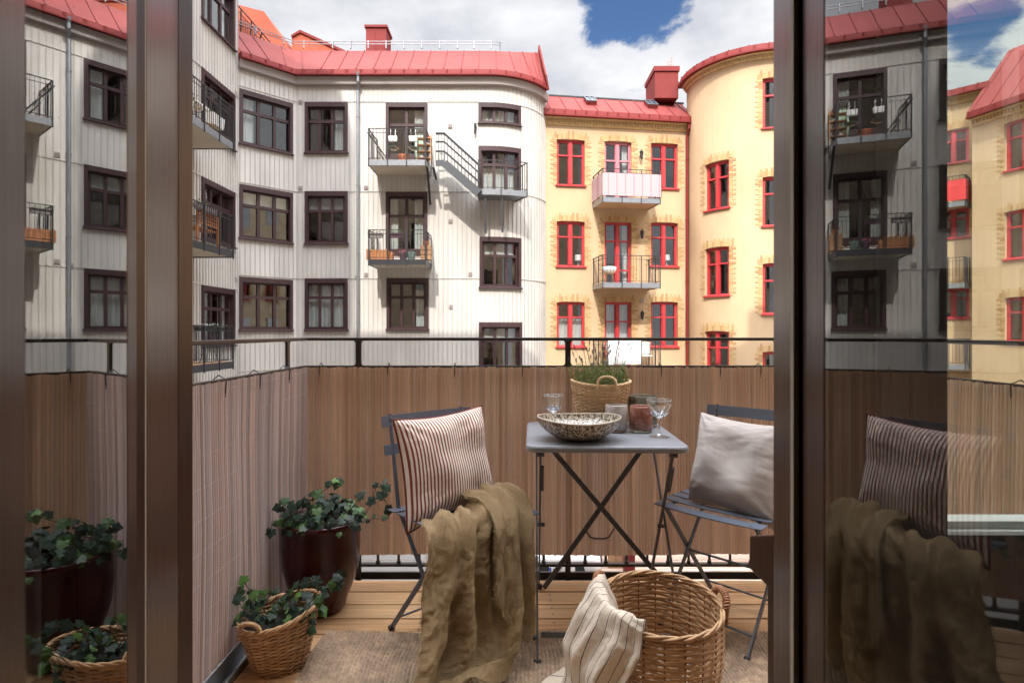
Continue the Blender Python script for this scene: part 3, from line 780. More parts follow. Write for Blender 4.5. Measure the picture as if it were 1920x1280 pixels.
def eave(bld, path, u0, u1, v, h_roof, w_in, ridge=None, seam=0.62, cap=True):
    m = MB(); m.sweep(path, u0, u1, [(-0.1, v + 0.003), (0.36, v + 0.003), (0.36, v + 0.06), (0.31, v + 0.06), (0.28, v + 0.26), (-0.1, v + 0.26)], closed=True)
    k = u0 + 0.1
    while k < u1:
        m.pbox(path, k, k + 0.035, v + 0.06, v + 0.23, 0.28, 0.352); k += 0.42
    m.build('gutter', M['gutter_red'], bld)
    rp = [(0.28, v + 0.262), (-w_in, v + 0.26 + h_roof), (-w_in - 0.2, v + 0.26 + h_roof)]
    m = MB(); m.sweep(path, u0, u1, rp + [(-w_in - 2.5, v + 0.25 + h_roof)])
    k = u0 + 0.2
    while k < u1:
        p = path.pos(k, rp[0][0]); q = path.pos(k, rp[1][0]); m.bar((p[0], p[1], rp[0][1] + 0.01), (q[0], q[1], rp[1][1] + 0.01), 0.02, 0.04); k += seam
    return m.build('roof', M['roof_red'], bld)
dentil_cornice(yb, ypth, 0, ypth.s[-1], ycs - 0.02, ytop)
YH = 1.0
yroof = eave(yb, ypth, 0, ypth.s[-1] - 0.1, ytop, YH, 1.0)
m = MB(); m.sweep(ypth, 0, ypth.s[-1], [(-0.95, ytop + YH + .24), (-0.95, ytop + YH + .30), (-1.2, ytop + YH + .30), (-1.2, ytop + YH + .24)], closed=True); m.build('ridge_cap', M['dark_steel'], yb)
for px in (1113, 1229):     # skylights
    u, y = ypth.hit(px); m = MB(); f_ = MB()
    def rpt(du, t, up):
        ww = 0.28 - 1.28 * t; q = ypth.pos(u + du, ww + up * 0.5); return (q[0], q[1], ytop + 0.262 + YH * t + up * 0.86)
    a, b = 0.44, 0.80
    m.hexa([rpt(-.2, a, 0), rpt(.2, a, 0), rpt(.2, b, 0), rpt(-.2, b, 0), rpt(-.2, a, .14), rpt(.2, a, .14), rpt(.2, b, .14), rpt(-.2, b, .14)])
    sk = m.build('skylight', M['roof_red'], yb)
    m = MB()
    for (d0, d1, t0, t1) in ((-.22, -.18, a, b), (.18, .22, a, b), (-.18, .18, a, a + .04), (-.18, .18, b - .04, b), (-.02, .02, a + .04, b - .04)):
        m.hexa([rpt(d0, t0, .141), rpt(d1, t0, .141), rpt(d1, t1, .141), rpt(d0, t1, .141), rpt(d0, t0, .17), rpt(d1, t0, .17), rpt(d1, t1, .17), rpt(d0, t1, .17)])
    m.build('frame', M['stair_steel'], sk)
    m = MB(); m.add([rpt(-.18, a, .15), rpt(.18, a, .15), rpt(.18, b, .15), rpt(-.18, b, .15)], [(0, 1, 2, 3)]); m.build('pane', M['skyglass'] if 'skyglass' in M else M['glass_far'], sk)
ch = boxat(1228, 1272, 132, 184, 23.4, 25.0, 'roof_red', 'chimney', yb)
m = MB(); m.box((X(1226, 23.4) , 23.35, Z(134, 23.4)), (X(1274, 23.4), 25.05, Z(125, 23.4))); m.build('chimney_cap', M['gutter_red'], ch)
for (px, t_) in ((1252, 115), (1256, 110), (1261, 106)):
    m = MB(); q = P(px, 128, 23.9); m.tube([q, (q.x, q.y, Z(t_, 23.9))], 0.045, 10); m.build('chimney_pot', M['trim_grey'], ch)
for (k, slz) in enumerate((383, 535, 688)):
    u0 = ypth.hit(1111)[0]; u1 = ypth.hit(1205)[0] + 0.0
    u1 = u0 + 2.25
    balcony(yb, ypth, u0, u1, Z(slz, 22.5), 1.25, 1.03 if k else 1.06, slab_mat='plaster', fabric='pink_fabric' if k == 0 else None, bars=0.12)
downpipe(yb, ypth, 1286.5, ytop + 0.1, 'gutter_red')
# wall lanterns by the balcony doors
for (px, py) in ((1200, 292), (1201, 440), (1201.5, 591)):
    u, y = ypth.hit(px); z = Z(py, y); q = ypth.pos(u, 0.17); m = MB()
    m.lathe([(0.012, 0.22), (0.02, 0.16), (0.095, 0.09), (0.075, 0.085), (0.05, -0.12), (0.06, -0.13), (0.0, -0.2)], 6, (q[0], q[1], z))
    m.pbox(ypth, u - 0.015, u + 0.015, z - 0.03, z, 0, 0.13)
    m.build('wall_lantern', M['dark_steel'], yb)
m = MB(); u, y = ypth.hit(1203); m.pbox(ypth, u - 0.07, u + 0.07, Z(568, y), Z(560, y), 0, 0.03); m.build('vent', M['trim_grey'], yb)
# round tower
tt = Z(101, 20.5); tcs = Z(113, 20.6)
tr = []
for (t_, b_) in ((298, 388), (461, 553), (621, 712)):
    r_ = rect(tp, 1322, 1367, t_, b_, 1367, 0.5); tr.append(r_)
for (t_, b_) in ((147, 240.6), (332, 424), (494, 588.6), (659, 752)):
    u0 = tp.hit(1430, 0, 3.0)[0]; yv = tp.hit(1430, 0, 3.0)[1]; tr.append((u0, u0 + 1.05, Z(b_, yv), Z(t_, yv)))
for zz in (tr[0], tr[1], tr[2]): tr.append((zz[0] + 3.6, zz[0] + 4.6, zz[2], zz[3]))
wm = MB(); wall_mesh(wm, tp, 0, tp.s[-1], YG, tt, tr, 0.2); wm.build('wall', M['plaster'], yb, label='round tower wall')
for i, r_ in enumerate(tr): win_red(yb, tp, r_, '', 50 + i)
dentil_cornice(yb, tp, 0, tp.s[-1], tcs, tt)
eave(yb, tp, 0, tp.s[-1], tt, 0.3, 1.2)
# recessed part and right-hand facade, seen through the side window
cp = Path([(11.9, 24.4), (13.5, 23.9), (16.2, 23.3), (17.2, 22.75), (18.0, 21.9)])
ct = Z(188, 22.9)
cr_ = []
for (t_, b_) in ((243, 305), (392, 446), (541, 596)): cr_.append(rect(cp, 1760, 1817, t_, b_, 1790))
wm = MB(); wall_mesh(wm, cp, 0, cp.s[-1], YG, ct, cr_, 0.2); wm.build('wall', M['plaster'], yb)
for i, r_ in enumerate(cr_): win_red(yb, cp, r_, 'L', 60 + i)
dentil_cornice(yb, cp, 0, cp.s[-1], ct - 0.25, ct)
eave(yb, cp, 0, cp.s[-1], ct, 0.35, 1.2)
for k, yy in enumerate((383, 533, 683)):
    balcony(yb, cp, cp.hit(1735)[0], cp.hit(1822)[0] - 0.05, Z(yy, 22.4), 0.8, 1.0, slab_mat='plaster', fabric='red_fabric' if k == 0 else None)
dp_ = Path([(17.12, 21.65), (17.62, 20.0), (18.3, 17.6)])
dt = Z(225, 21.6)
ep = Path([(18.3, 17.55), (19.4, 13.5), (21.0, 1.5)]); ert = [(1.2 + 2.4 * k, 2.3 + 2.4 * k, EYE + h, EYE + h + 1.7) for k in range(6) for h in (-.6, 2.5, 5.6, 8.7)]
M['beige'] = mat('beige_plaster', (0.55, 0.45, 0.31), 0.85, vary=(0.9, 0.07))
wm = MB(); wall_mesh(wm, ep, 0, ep.s[-1], YG, dt + 4.5, ert, 0.2); wm.build('wall', M['beige'], yb)
for i_, r_ in enumerate(ert): win_red(yb, ep, r_, '', 100 + i_) if i_ % 4 in (1, 2) else None
dr = []
for (t_, b_) in ((232, 322), (398, 487), (558, 640)):
    u0, y_ = dp_.hit(1884); v0, v1 = Z(b_, y_), Z(t_, y_)
    for s_ in (0, 2.0): dr.append((u0 + s_, u0 + s_ + 1.15, v0, v1))
wm = MB(); wall_mesh(wm, dp_, 0, dp_.s[-1], YG, dt, dr, 0.2); wm.build('wall', M['plaster'], yb)
for i, r_ in enumerate(dr): win_red(yb, dp_, r_, '', 80 + i)
dentil_cornice(yb, dp_, 0, dp_.s[-1], dt - 0.25, dt)
eave(yb, dp_, 0, dp_.s[-1], dt, 2.6, 1.9)
# ------------------------------------------------------------------ our own building: wall with the double door, side window, room
hb = empty('home_building', (0, 0, 0), 0, 'building around the open balcony door, its dark brown door frame at both sides', 'building')
M['home_plaster'] = mat('home_plaster', (0.62, 0.50, 0.36), 0.85, vary=(1.5, 0.08), bump=(25, 0.1))
M['room_white'] = mat('room_wall_paint', (0.40, 0.38, 0.35), 0.9)
WI, WO = 0.62, 0.838      # inner and outer face of the wall
doorX0, doorX1 = -0.592, 0.392
winX0, winX1, winZ0, winZ1 = 0.455, 1.25, 0.846, 2.35
m = MB()
def wallrect(x0, x1, z0, z1, y0=WI, y1=WO): m.box((x0, y0, z0), (x1, y1, z1))
TOPH = EYE + 20.6
other = []      # other window openings of the facade, seen only as reflections in the windows opposite
for xx in (-12.5, -10.0, -7.0, -4.4, -2.0, 3.4, 6.0, 8.6):
    for lv in (-2, -1, 0, 1, 2, 3, 4, 5): other.append((xx, xx + 1.0, 0.9 + lv * 3.1, 2.4 + lv * 3.1))
for lv in (-1, 1, 2, 3, 4, 5): other.append((-0.3, 0.8, 0.4 + lv * 3.1, 2.3 + lv * 3.1))
holes = [(doorX0, doorX1, 0.02, 2.3), (winX0, winX1, winZ0, winZ1)] + other
xs = sorted(set([-15.0, 12.0] + [h for q in holes for h in q[:2]])); zs = sorted(set([YG, TOPH] + [h for q in holes for h in q[2:4]]))
# merge cells column by column to keep it light
for i in range(len(xs) - 1):
    xm = (xs[i] + xs[i + 1]) / 2; start = zs[0]
    for a, b, c, d in sorted([h for h in holes if h[0] < xm < h[1]], key=lambda q: q[2]):
        if c > start: wallrect(xs[i], xs[i + 1], start, c)
        start = d
    if start < TOPH: wallrect(xs[i], xs[i + 1], start, TOPH)
m.build('wall', M['home_plaster'], hb)
# taller left part with a rounded shoulder and the higher right part
m = MB()
pr = [(-15, TOPH), (-7.95, TOPH), (-7.95, EYE + 27.2), (-7.98, EYE + 27.8), (-8.15, EYE + 28.5), (-8.4, EYE + 29.1), (-8.9, EYE + 29.7), (-9.6, EYE + 30.4), (-10.8, EYE + 31.2), (-15, EYE + 31.5)]
m.extr([(x, WI, z) for x, z in pr], (0, 0.21, 0)); m.extr([(6.0, WI, TOPH), (12, WI, TOPH), (12, WI, TOPH + 1.5), (6.0, WI, TOPH + 1.0)], (0, 0.21, 0))
m.build('gable', M['home_plaster'], hb)
m = MB()
for a, b, c, d in other:
    for (x0, x1, z0, z1) in ((a, a + .07, c, d), (b - .07, b, c, d), (a + .07, b - .07, d - .07, d), (a + .07, b - .07, c, c + .07), ((a + b) / 2 - .04, (a + b) / 2 + .04, c + .07, d - .07)):
        m.box((x0, 0.64, z0), (x1, 0.70, z1))
wf = m.build('window', M['brown'], hb)
m = MB()
for a, b, c, d in other: m.add([(a, .66, c), (b, .66, c), (b, .66, d), (a, .66, d)], [(0, 1, 2, 3)])
m.build('pane', M['glass_far'], wf)
m = MB()
for a, b, c, d in other: m.box((a - .1, 0.3, c - .1), (b + .1, .31, d + .1))
m.build('room_shell', M['interior'], wf)
# floor slab, roof and back of the building: block the sun, low back left open for added sky light
m = MB(); m.box((-15, -9, 4.0), (12, -8.9, TOPH)); m.box((-15, -8.899, TOPH), (12, WI - 0.001, TOPH + 0.1)); m.build('roof', M['trim_grey'], hb)
# the room behind the camera; its back-wall opening is added to let in fill light
def roombox(name, a, b, mt): mm = MB(); mm.box(a, b); return tag(mm.build(name, M[mt]), kind='structure')
M['room_floor'] = mat('oak_floor', (0.22, 0.13, 0.075), 0.45)
roombox('room_floor', (-1.7, -3.6, -0.06), (2.1, WI - 0.003, 0.0), 'room_floor')
roombox('room_ceiling', (-1.7, -3.6, 2.62), (2.1, WI - 0.003, 2.7), 'room_white')
roombox('room_wall', (-1.8, -3.6, -0.06), (-1.703, WI - 0.003, 2.7), 'room_white')
roombox('room_wall', (2.103, -3.6, -0.06), (2.2, WI - 0.003, 2.7), 'room_white')
roombox('room_wall', (-1.8, -3.7, 2.35), (2.2, -3.603, 2.7), 'room_white')
roombox('room_wall', (-1.8, -3.7, -0.06), (2.2, -3.603, 0.9), 'room_white')
roombox('room_wall', (-1.8, -3.7, 0.901), (-0.25, -3.603, 2.349), 'room_white')
roombox('room_wall', (0.35, -3.7, 0.901), (2.2, -3.603, 2.349), 'room_white')
# inner wall lining
M['lining'] = mat('inner_wall_paint', (0.33, 0.31, 0.285), 0.8, vary=(3, 0.08))
m = MB()
for (x0, x1, z0, z1) in ((-1.70, -0.50, 0.001, 2.619), (0.345, winX0 - 0.0, 0.001, 2.619), (winX1, 2.1, 0.001, 2.619), (winX0, winX1, 0.001, 0.898), (winX0, winX1, winZ1, 2.619), (-0.50, 0.345, 2.31, 2.619)):
    m.box((x0, WI - 0.012, z0), (x1, WI - 0.002, z1))
m.build('lining', M['lining'], hb)
m = MB(); m.box((0.352, 0.598, 0.001), (0.374, 0.6075, 2.4)); m.build('casing', M['room_white'], hb)
m = MB()
for z in (0.53, 0.78, 0.985, 1.4): m.tube([(0.362, 0.5975, z), (0.362, 0.5985, z)], 0.0016, 8)
m.build('screw', M['zipties'], hb)
# door frame
m = MB()
m.hexa([(-0.5900, 0.740, 0.03), (-0.4648, 0.740, 0.03), (-0.5164, 0.900, 0.03), (-0.5900, 0.900, 0.03), (-0.5900, 0.740, 2.22), (-0.4648, 0.740, 2.22), (-0.5164, 0.900, 2.22), (-0.5900, 0.900, 2.22)])   # left post: splayed face
m.box((-0.5900, 0.9005, 0.03), (-0.5164, 0.9420, 2.22))
m.box((-0.5590, 0.665, 0.03), (-0.4405, 0.700, 2.22)); m.box((-0.5590, 0.7005, 0.03), (-0.4720, 0.7385, 2.22))
m.hexa([(0.2996, 0.619, 0.03), (0.3600, 0.619, 0.03), (0.3600, 0.700, 0.03), (0.3143, 0.700, 0.03), (0.2996, 0.619, 2.22), (0.3600, 0.619, 2.22), (0.3600, 0.700, 2.22), (0.3143, 0.700, 2.22)]); m.box((0.380, 0.7003, 0.03), (0.3915, 0.842, 2.22)); m.box((0.330, 0.7003, 0.03), (0.3798, 0.712, 2.22)); m.box((0.3602, 0.619, 0.03), (0.3915, 0.700, 2.22))
m.box((-0.5590, 0.640, 2.221), (0.3915, 0.842, 2.30)); m.box((-0.5590, 0.640, 0.0), (0.3915, 0.842, 0.029))
fr_ = m.build('door_frame', M['door_brown'], hb, bevel=0.0015)
m = MB(); m.box((-0.4712, 0.7335, 0.05), (-0.4650, 0.7395, 2.2)); m.box((0.2958, 0.6115, 0.05), (0.3012, 0.6185, 2.2)); m.build('gasket', M['gasket'], fr_)
# outer casing right of the door, sloping window sill and its drop board
m = MB(); m.hexa([(0.379, 0.843, 0.732), (1.46, 0.843, 0.732), (1.46, 0.93, 0.732), (0.379, 0.93, 0.732), (0.379, 0.843, 0.817), (1.46, 0.843, 0.817), (1.46, 0.93, 0.785), (0.379, 0.93, 0.785)])
wsil = m.build('window_sill', M['door_brown'], hb, bevel=0.003, label='dark brown sloping outer window sill beside the door')
m = MB(); m.box((0.400, 0.843, 0.02), (1.44, 0.910, 0.7315)); m.build('cladding_board', M['door_brown'], wsil)
# side window: white frame
m = MB(); a, b, c, d = winX0, winX1, winZ0, winZ1; y0, y1 = 0.66, 0.705
m.box((a, y0, c + .001), (b, y1, c + 0.022)); m.box((a, y0 + .012, c + 0.0222), (b, y1 - .006, c + 0.034)); m.box((a, y0 + .02, c + .0342), (b, y1, c + .043)); m.box((a, y0, d - 0.05), (b, y1, d)); m.box((a, y0, c + 0.028), (a + 0.004, y1, d - 0.05)); m.box((b - 0.05, y0, c + 0.028), (b, y1, d - 0.05))
sw = m.build('window', M['white'], hb, label='white framed side window right of the door')
m = MB(); m.add([(a, 0.67, c + .02), (b, 0.67, c + .02), (b, 0.67, d - .04), (a, 0.67, d - .04)], [(0, 1, 2, 3)]); m.build('pane', M['glass_leaf'], sw)

# door leaves, opened into the room
def leaf(hinge, ang, length, sgn, label):
    """leaf plane runs from the hinge back into the room; local x along the leaf, local y across"""
    e = empty('door_leaf', (0, 0, 0)); e.parent = hb; e['label'] = label
    d = Vector((math.sin(R(ang)), -math.cos(R(ang)), 0)); nrm = Vector((-d.y, d.x, 0)) * sgn    # nrm points away from the glass face seen from the middle
    h = Vector((hinge[0], hinge[1], 0))
    def bx(mb, x0, x1, y0, y1, z0, z1):
        P_ = lambda x, y, z: h + d * x + nrm * y + Vector((0, 0, z))
        mb.hexa([P_(x0, y0, z0), P_(x1, y0, z0), P_(x1, y1, z0), P_(x0, y1, z0), P_(x0, y0, z1), P_(x1, y0, z1), P_(x1, y1, z1), P_(x0, y1, z1)])
    m = MB(); s = 0.065
    bx(m, 0, s, 0, 0.045, 0.04, 2.2); bx(m, length - 0.075, length, -0.0, 0.045, 0.04, 2.2)
    bx(m, s, length - 0.075, -0.0, 0.045, 2.12, 2.2); bx(m, s, length - 0.075, -0.0, 0.045, 0.04, 0.28)
    fr = m.build('stile', M['door_brown'], e, bevel=0.003)
    m = MB(); g_ = 0.004
    for (x0, x1, z0, z1) in ((s, s + g_, .28, 2.12), (length - .075 - g_, length - .075, .28, 2.12), (s + g_, length - .075 - g_, .28, .28 + g_), (s + g_, length - .075 - g_, 2.12 - g_, 2.12)):
        bx(m, x0, x1, 0.0015, 0.012, z0, z1)
    m.build('glazing_bead', M['rubber_dark'], fr)
    m = MB(); P_ = lambda x, y, z: h + d * x + nrm * y + Vector((0, 0, z))
    m.add([P_(s, 0.0006, .28), P_(length - .075, 0.0006, .28), P_(length - .075, 0.0006, 2.12), P_(s, 0.0006, 2.12)], [(0, 1, 2, 3)])
    m.build('pane', M['glass_leaf'], e)
    return e
M['rubber_dark'] = mat('dark_glazing_bead', (0.02, 0.012, 0.01), 0.5)
leaf((-0.4245, 0.6585), 25.8, 0.47, -1, 'left door leaf opened into the room, glass reflecting the grey facade')
leaf((0.3005, 0.603), -9.8, 0.47, 1, 'right door leaf opened into the room, glass reflecting the grey facade')

# ------------------------------------------------------------------ balcony floor
M['deck'] = mat('deck_boards', (0.36, 0.21, 0.11), 0.55, bump=(30, 0.25, (0.12, 1, 1)))
island_colors(M['deck'], [(0.46, 0.255, 0.12), (0.56, 0.335, 0.17), (0.60, 0.39, 0.21)], fine=(5.0, 0.30, (0.25, 9, 3), 2.4))
m = MB(); y = 2.605; k = 0
while y > 0.96:
    y0 = y - 0.1085; xo = rnd.uniform(-0.003, 0.003)
    m.box((-0.885, y0, -0.028), (1.44, y, 0.0 + rnd.uniform(-0.0012, 0.0012))); y = y0 - 0.0090
tag(m.build('floor', M['deck'], bevel=0.003), kind='structure')
m = MB(); y = 2.605
while y > 0.96:
    for xx in (-0.86, -0.35, 0.16, 0.67, 1.18):
        for dy_ in (-0.03, -0.082): m.tube([(xx, y + dy_, 0.0008), (xx, y + dy_, 0.0022)], 0.0036, 8)
    y -= 0.1175
m.build('screw', M['galv'], bpy.data.objects['floor'])
m = MB(); m.box((-1.0, 0.85, -0.16), (1.52, 2.60, -0.05)); m.build('floor_slab', M['trim_grey'], bpy.data.objects['floor'])
# gutter channel along the left edge
M['alu'] = mat('weathered_steel', (0.30, 0.32, 0.34), 0.45, metal=0.3, vary=(6, 0.2), bump=(20, 0.15))
m = MB(); m.box((-0.955, 0.845, -0.04), (-0.93, 2.59, 0.05)); m.box((-0.93, 0.845, -0.04), (-0.893, 2.59, -0.015)); m.box((-0.893, 0.845, -0.04), (-0.888, 2.59, 0.02))
m.box((-0.965, 0.845, 0.0505), (-0.925, 2.59, 0.056))
# railing
rl_ = empty('balcony_railing', (0.25, 2.65, 0), 0, 'dark steel balcony railing with flat posts and round pickets', 'railing'); root(rl_)
m.build('edge_channel', M['alu'], rl_)
RX0, RX1, RY, RZ, RM, RB = -0.945, 1.485, 2.655, 1.078, 0.957, 0.05
M['rail'] = mat('dark_rail_paint', (0.035, 0.03, 0.028), 0.38, vary=(12, 0.2))
M['rail_side'] = M['rail']
m = MB(); m.box((RX0 - 0.02, RY - 0.018, RZ - 0.008), (RX1 + 0.02, RY + 0.018, RZ + 0.006)); m.box((RX0 - 0.018, 0.845, RZ - 0.008), (RX0 + 0.018, RY - 0.019, RZ + 0.006)); m.box((RX1 - 0.018, 0.845, RZ - 0.008), (RX1 + 0.018, RY - 0.019, RZ + 0.006))
m.build('top_rail', M['rail'], rl_, bevel=0.003)
m = MB(); m.box((RX0, RY - 0.008, RM - 0.011), (RX1, RY + 0.008, RM)); m.box((RX0 - 0.008, 0.845, RM - 0.011), (RX0 + 0.008, RY - 0.009, RM)); m.box((RX1 - 0.008, 0.845, RM - 0.011), (RX1 + 0.008, RY - 0.009, RM))
m.build('middle_rail', M['rail'], rl_, bevel=0.002)
m = MB(); m.box((RX0, RY - 0.012, RB - 0.006), (RX1, RY + 0.012, RB + 0.006)); m.box((RX0 - 0.012, 0.845, RB - 0.006), (RX0 + 0.012, RY - 0.013, RB + 0.006)); m.box((RX1 - 0.012, 0.845, RB - 0.006), (RX1 + 0.012, RY - 0.013, RB + 0.006))
m.build('bottom_rail', M['rail'], rl_)
def post(x, y, wx, wy):
    m = MB(); m.box((x - wx, y - wy, -0.12), (x + wx, y + wy, RZ - 0.0085))
    # rounded fillets where the post meets the rails
    for (zc, sg) in ((RZ - 0.0085, -1), (RM + 0.0005, 1)):
        for s in (-1, 1):
            pts = [(0, 0)] + [(0.012 * (1 - math.sin(t)), 0.012 * (1 - math.cos(t))) for t in [math.pi / 2 * q / 4 for q in range(5)]]
            if wx > wy: poly = [(x + s * (wx + a), y - wy, zc + sg * b) for a, b in pts]; m.extr(poly, (0, 2 * wy, 0))
            else: poly = [(x - wx, y + s * (wy + a), zc + sg * b) for a, b in pts]; m.extr(poly, (2 * wx, 0, 0))
    m.build('post', M['rail'], rl_)
for x in (-0.70, 0.255, 1.21): post(x, RY, 0.0125, 0.0055)
for y in (2.45, 1.50): post(RX0, y, 0.0055, 0.0125); post(RX1, y, 0.0055, 0.0125)
k = 0; x = RX0 + 0.05
while x < RX1 - 0.02:
    if min(abs(x - q) for q in (-0.70, 0.255, 1.21)) > 0.03:
        m = MB(); m.tube([(x, RY, RB + 0.006), (x, RY, RM - 0.011)], 0.0062, 8); m.tube([(x, RY, RB + 0.0062), (x, RY, RB + 0.02)], [0.011, 0.008], 8); m.build('picket', M['rail'], rl_)
    x += 0.0945
for sx in (RX0, RX1):
    y = 0.93
    while y < 2.6:
        if min(abs(y - q) for q in (2.45, 1.50)) > 0.03:
            m = MB(); m.tube([(sx, y, RB + 0.006), (sx, y, RM - 0.011)], 0.0062, 6); m.build('picket', M['rail'], rl_)
        y += 0.1
m = MB(); m.box((RX0, 2.615, -0.10), (RX1, 2.645, -0.045)); m.box((RX0, 2.66, -0.02), (RX1, 2.672, 0.012)); m.build('edge_beam', M['rail'], rl_)

# reed screens: plastic slats held by wires
M['slat'] = mat('screen_slat', (0.3, 0.2, 0.14), 0.7, spec=0.25)
island_colors(M['slat'], [(0.48, 0.31, 0.215), (0.57, 0.385, 0.27), (0.50, 0.36, 0.265), (0.66, 0.455, 0.32), (0.55, 0.41, 0.315)], fine=(3.0, 0.12, (6, 6, 0.5)))
M['slat_skylit'] = mat('skylit_screen_slat', (0.3, 0.2, 0.14), 0.5)  # same slats as in front; cool skylight on the left side put into the colour
island_colors(M['slat_skylit'], [(0.30, 0.22, 0.205), (0.50, 0.37, 0.335), (0.32, 0.275, 0.285), (0.62, 0.47, 0.42), (0.42, 0.36, 0.37)], fine=(3.0, 0.10, (6, 6, 0.5)))
translucent(M['slat'], 0.32); translucent(M['slat_skylit'], 0.2)
M['wire'] = mat('tie_wire', (0.62, 0.57, 0.52), 0.35, metal=0.2)
def screen(p0, p1, nrm, z0, z1, mt, name, label, wires, seed, wire_mat='wire'):
    r2 = random.Random(seed); p0 = Vector(p0); p1 = Vector(p1); L = (p1 - p0).length; d = (p1 - p0) / L; nrm = Vector(nrm)
    e = empty(name, tuple(p0), 0, label, 'screen', None); root(e)
    m = MB(); s = 0.0
    def pt(u, w_, z):
        bow = 0.006 * math.sin(u * 3.1 + 1) + 0.004 * math.sin(z * 7 + u * 5)
        q = p0 + d * u + nrm * (w_ + bow); return (q.x, q.y, z)
    while s < L - 0.004:
        wd = r2.uniform(0.0128, 0.0152); gap_ = -0.0007 if r2.random() < 0.992 else 0.0009
        za = z0 + r2.uniform(-0.0018, 0.0018) + 0.004 * math.sin(s * 4); zb = z1 + r2.uniform(-0.004, 0.001); tl = r2.uniform(-0.0007, 0.0007)
        n = 5; rows_ = 5; vs = []; TS = (0, .09, .35, .65, .91, 1)
        for j in range(rows_):
            z = za + (zb - za) * j / (rows_ - 1)
            for i in range(n + 1):
                t = TS[i]; vs.append(pt(s + wd * t, 0.0045 * (1 - abs(2 * t - 1) ** 5) + tl * (t - 0.5) * 2, z))
        m.add(vs, [(j * (n + 1) + i, j * (n + 1) + i + 1, (j + 1) * (n + 1) + i + 1, (j + 1) * (n + 1) + i) for j in range(rows_ - 1) for i in range(n)])
        s += wd + gap_
    m.build('slat_sheet', M[mt], e)
    m = MB()
    for z in wires:
        pts = []; n = int(L / 0.0075)
        for i in range(n + 1):
            u = L * i / n; q = pt(u, 0.0052 if i % 2 else 0.0008, z + 0.004 * math.sin(u * 4)); pts.append(q)
        m.tube(pts, 0.0006, 3)
    m.build('tie_wire', M[wire_mat], e)
    return e, pt, L
wz = [0.93 - 0.0945 * k for k in range(10)]
M['wire_dull'] = mat('dull_tie_wire', (0.30, 0.22, 0.17), 0.5)
fs, fpt, fL = screen((-0.925, 2.628, 0), (1.465, 2.628, 0), (0, -1, 0), 0.105, 0.952, 'slat', 'reed_screen', 'brown slatted privacy screen along the front of the balcony railing', wz, 3, 'wire_dull')
ls, lpt, lL = screen((-0.925, 0.86, 0), (-0.925, 2.618, 0), (1, 0, 0), 0.06, 0.953, 'slat_skylit', 'reed_screen', 'pinkish slatted privacy screen along the left side of the railing', wz, 5)
rs, rpt_, rL = screen((1.465, 2.618, 0), (1.465, 0.88, 0), (-1, 0, 0), 0.06, 0.953, 'slat', 'reed_screen', 'dim slatted privacy screen along the right side, seen through the door glass', wz, 6, 'wire_dull')
def zt(e, q, ax):
    q = Vector(q); m = MB(); o_ = Vector((0, 0.0, 0)) 
    if ax == 'y': pts = [q + Vector((0, -0.009, -0.04)), q + Vector((0.001, -0.011, 0.0)), q + Vector((0, 0.02, 0.012)), q + Vector((0, 0.038, 0.0)), q + Vector((0, 0.02, -0.035))]
    else: pts = [q + Vector((0.009, 0, -0.045)), q + Vector((0.011, 0.001, 0.0)), q + Vector((-0.015, 0.002, 0.014)), q + Vector((-0.03, 0, 0.0)), q + Vector((-0.02, 0, -0.03))]
    m.tube(pts, 0.0022, 5); m.tube([pts[0], pts[0] + Vector((0, 0, -0.012))], 0.0012, 4); m.build('cable_tie', M['zipties'], e)
for px in (599, 727, 852, 979, 1112, 1240, 1350, 1426): zt(fs, (X(px, 2.62), 2.626, 0.957), 'y')
for y in (1.0, 1.45, 1.865, 2.12, 2.40): zt(ls, (-0.927, y, 0.957), 'x')
for y in (1.05, 1.35, 1.7, 2.2): 
    q = Vector((1.467, y, 0.957)); m = MB(); m.tube([q + Vector((-.009, 0, -.04)), q + Vector((-.011, 0, 0)), q + Vector((.02, 0, .012)), q + Vector((.036, 0, 0))], 0.002, 5); m.build('cable_tie', M['zipties'], rs)

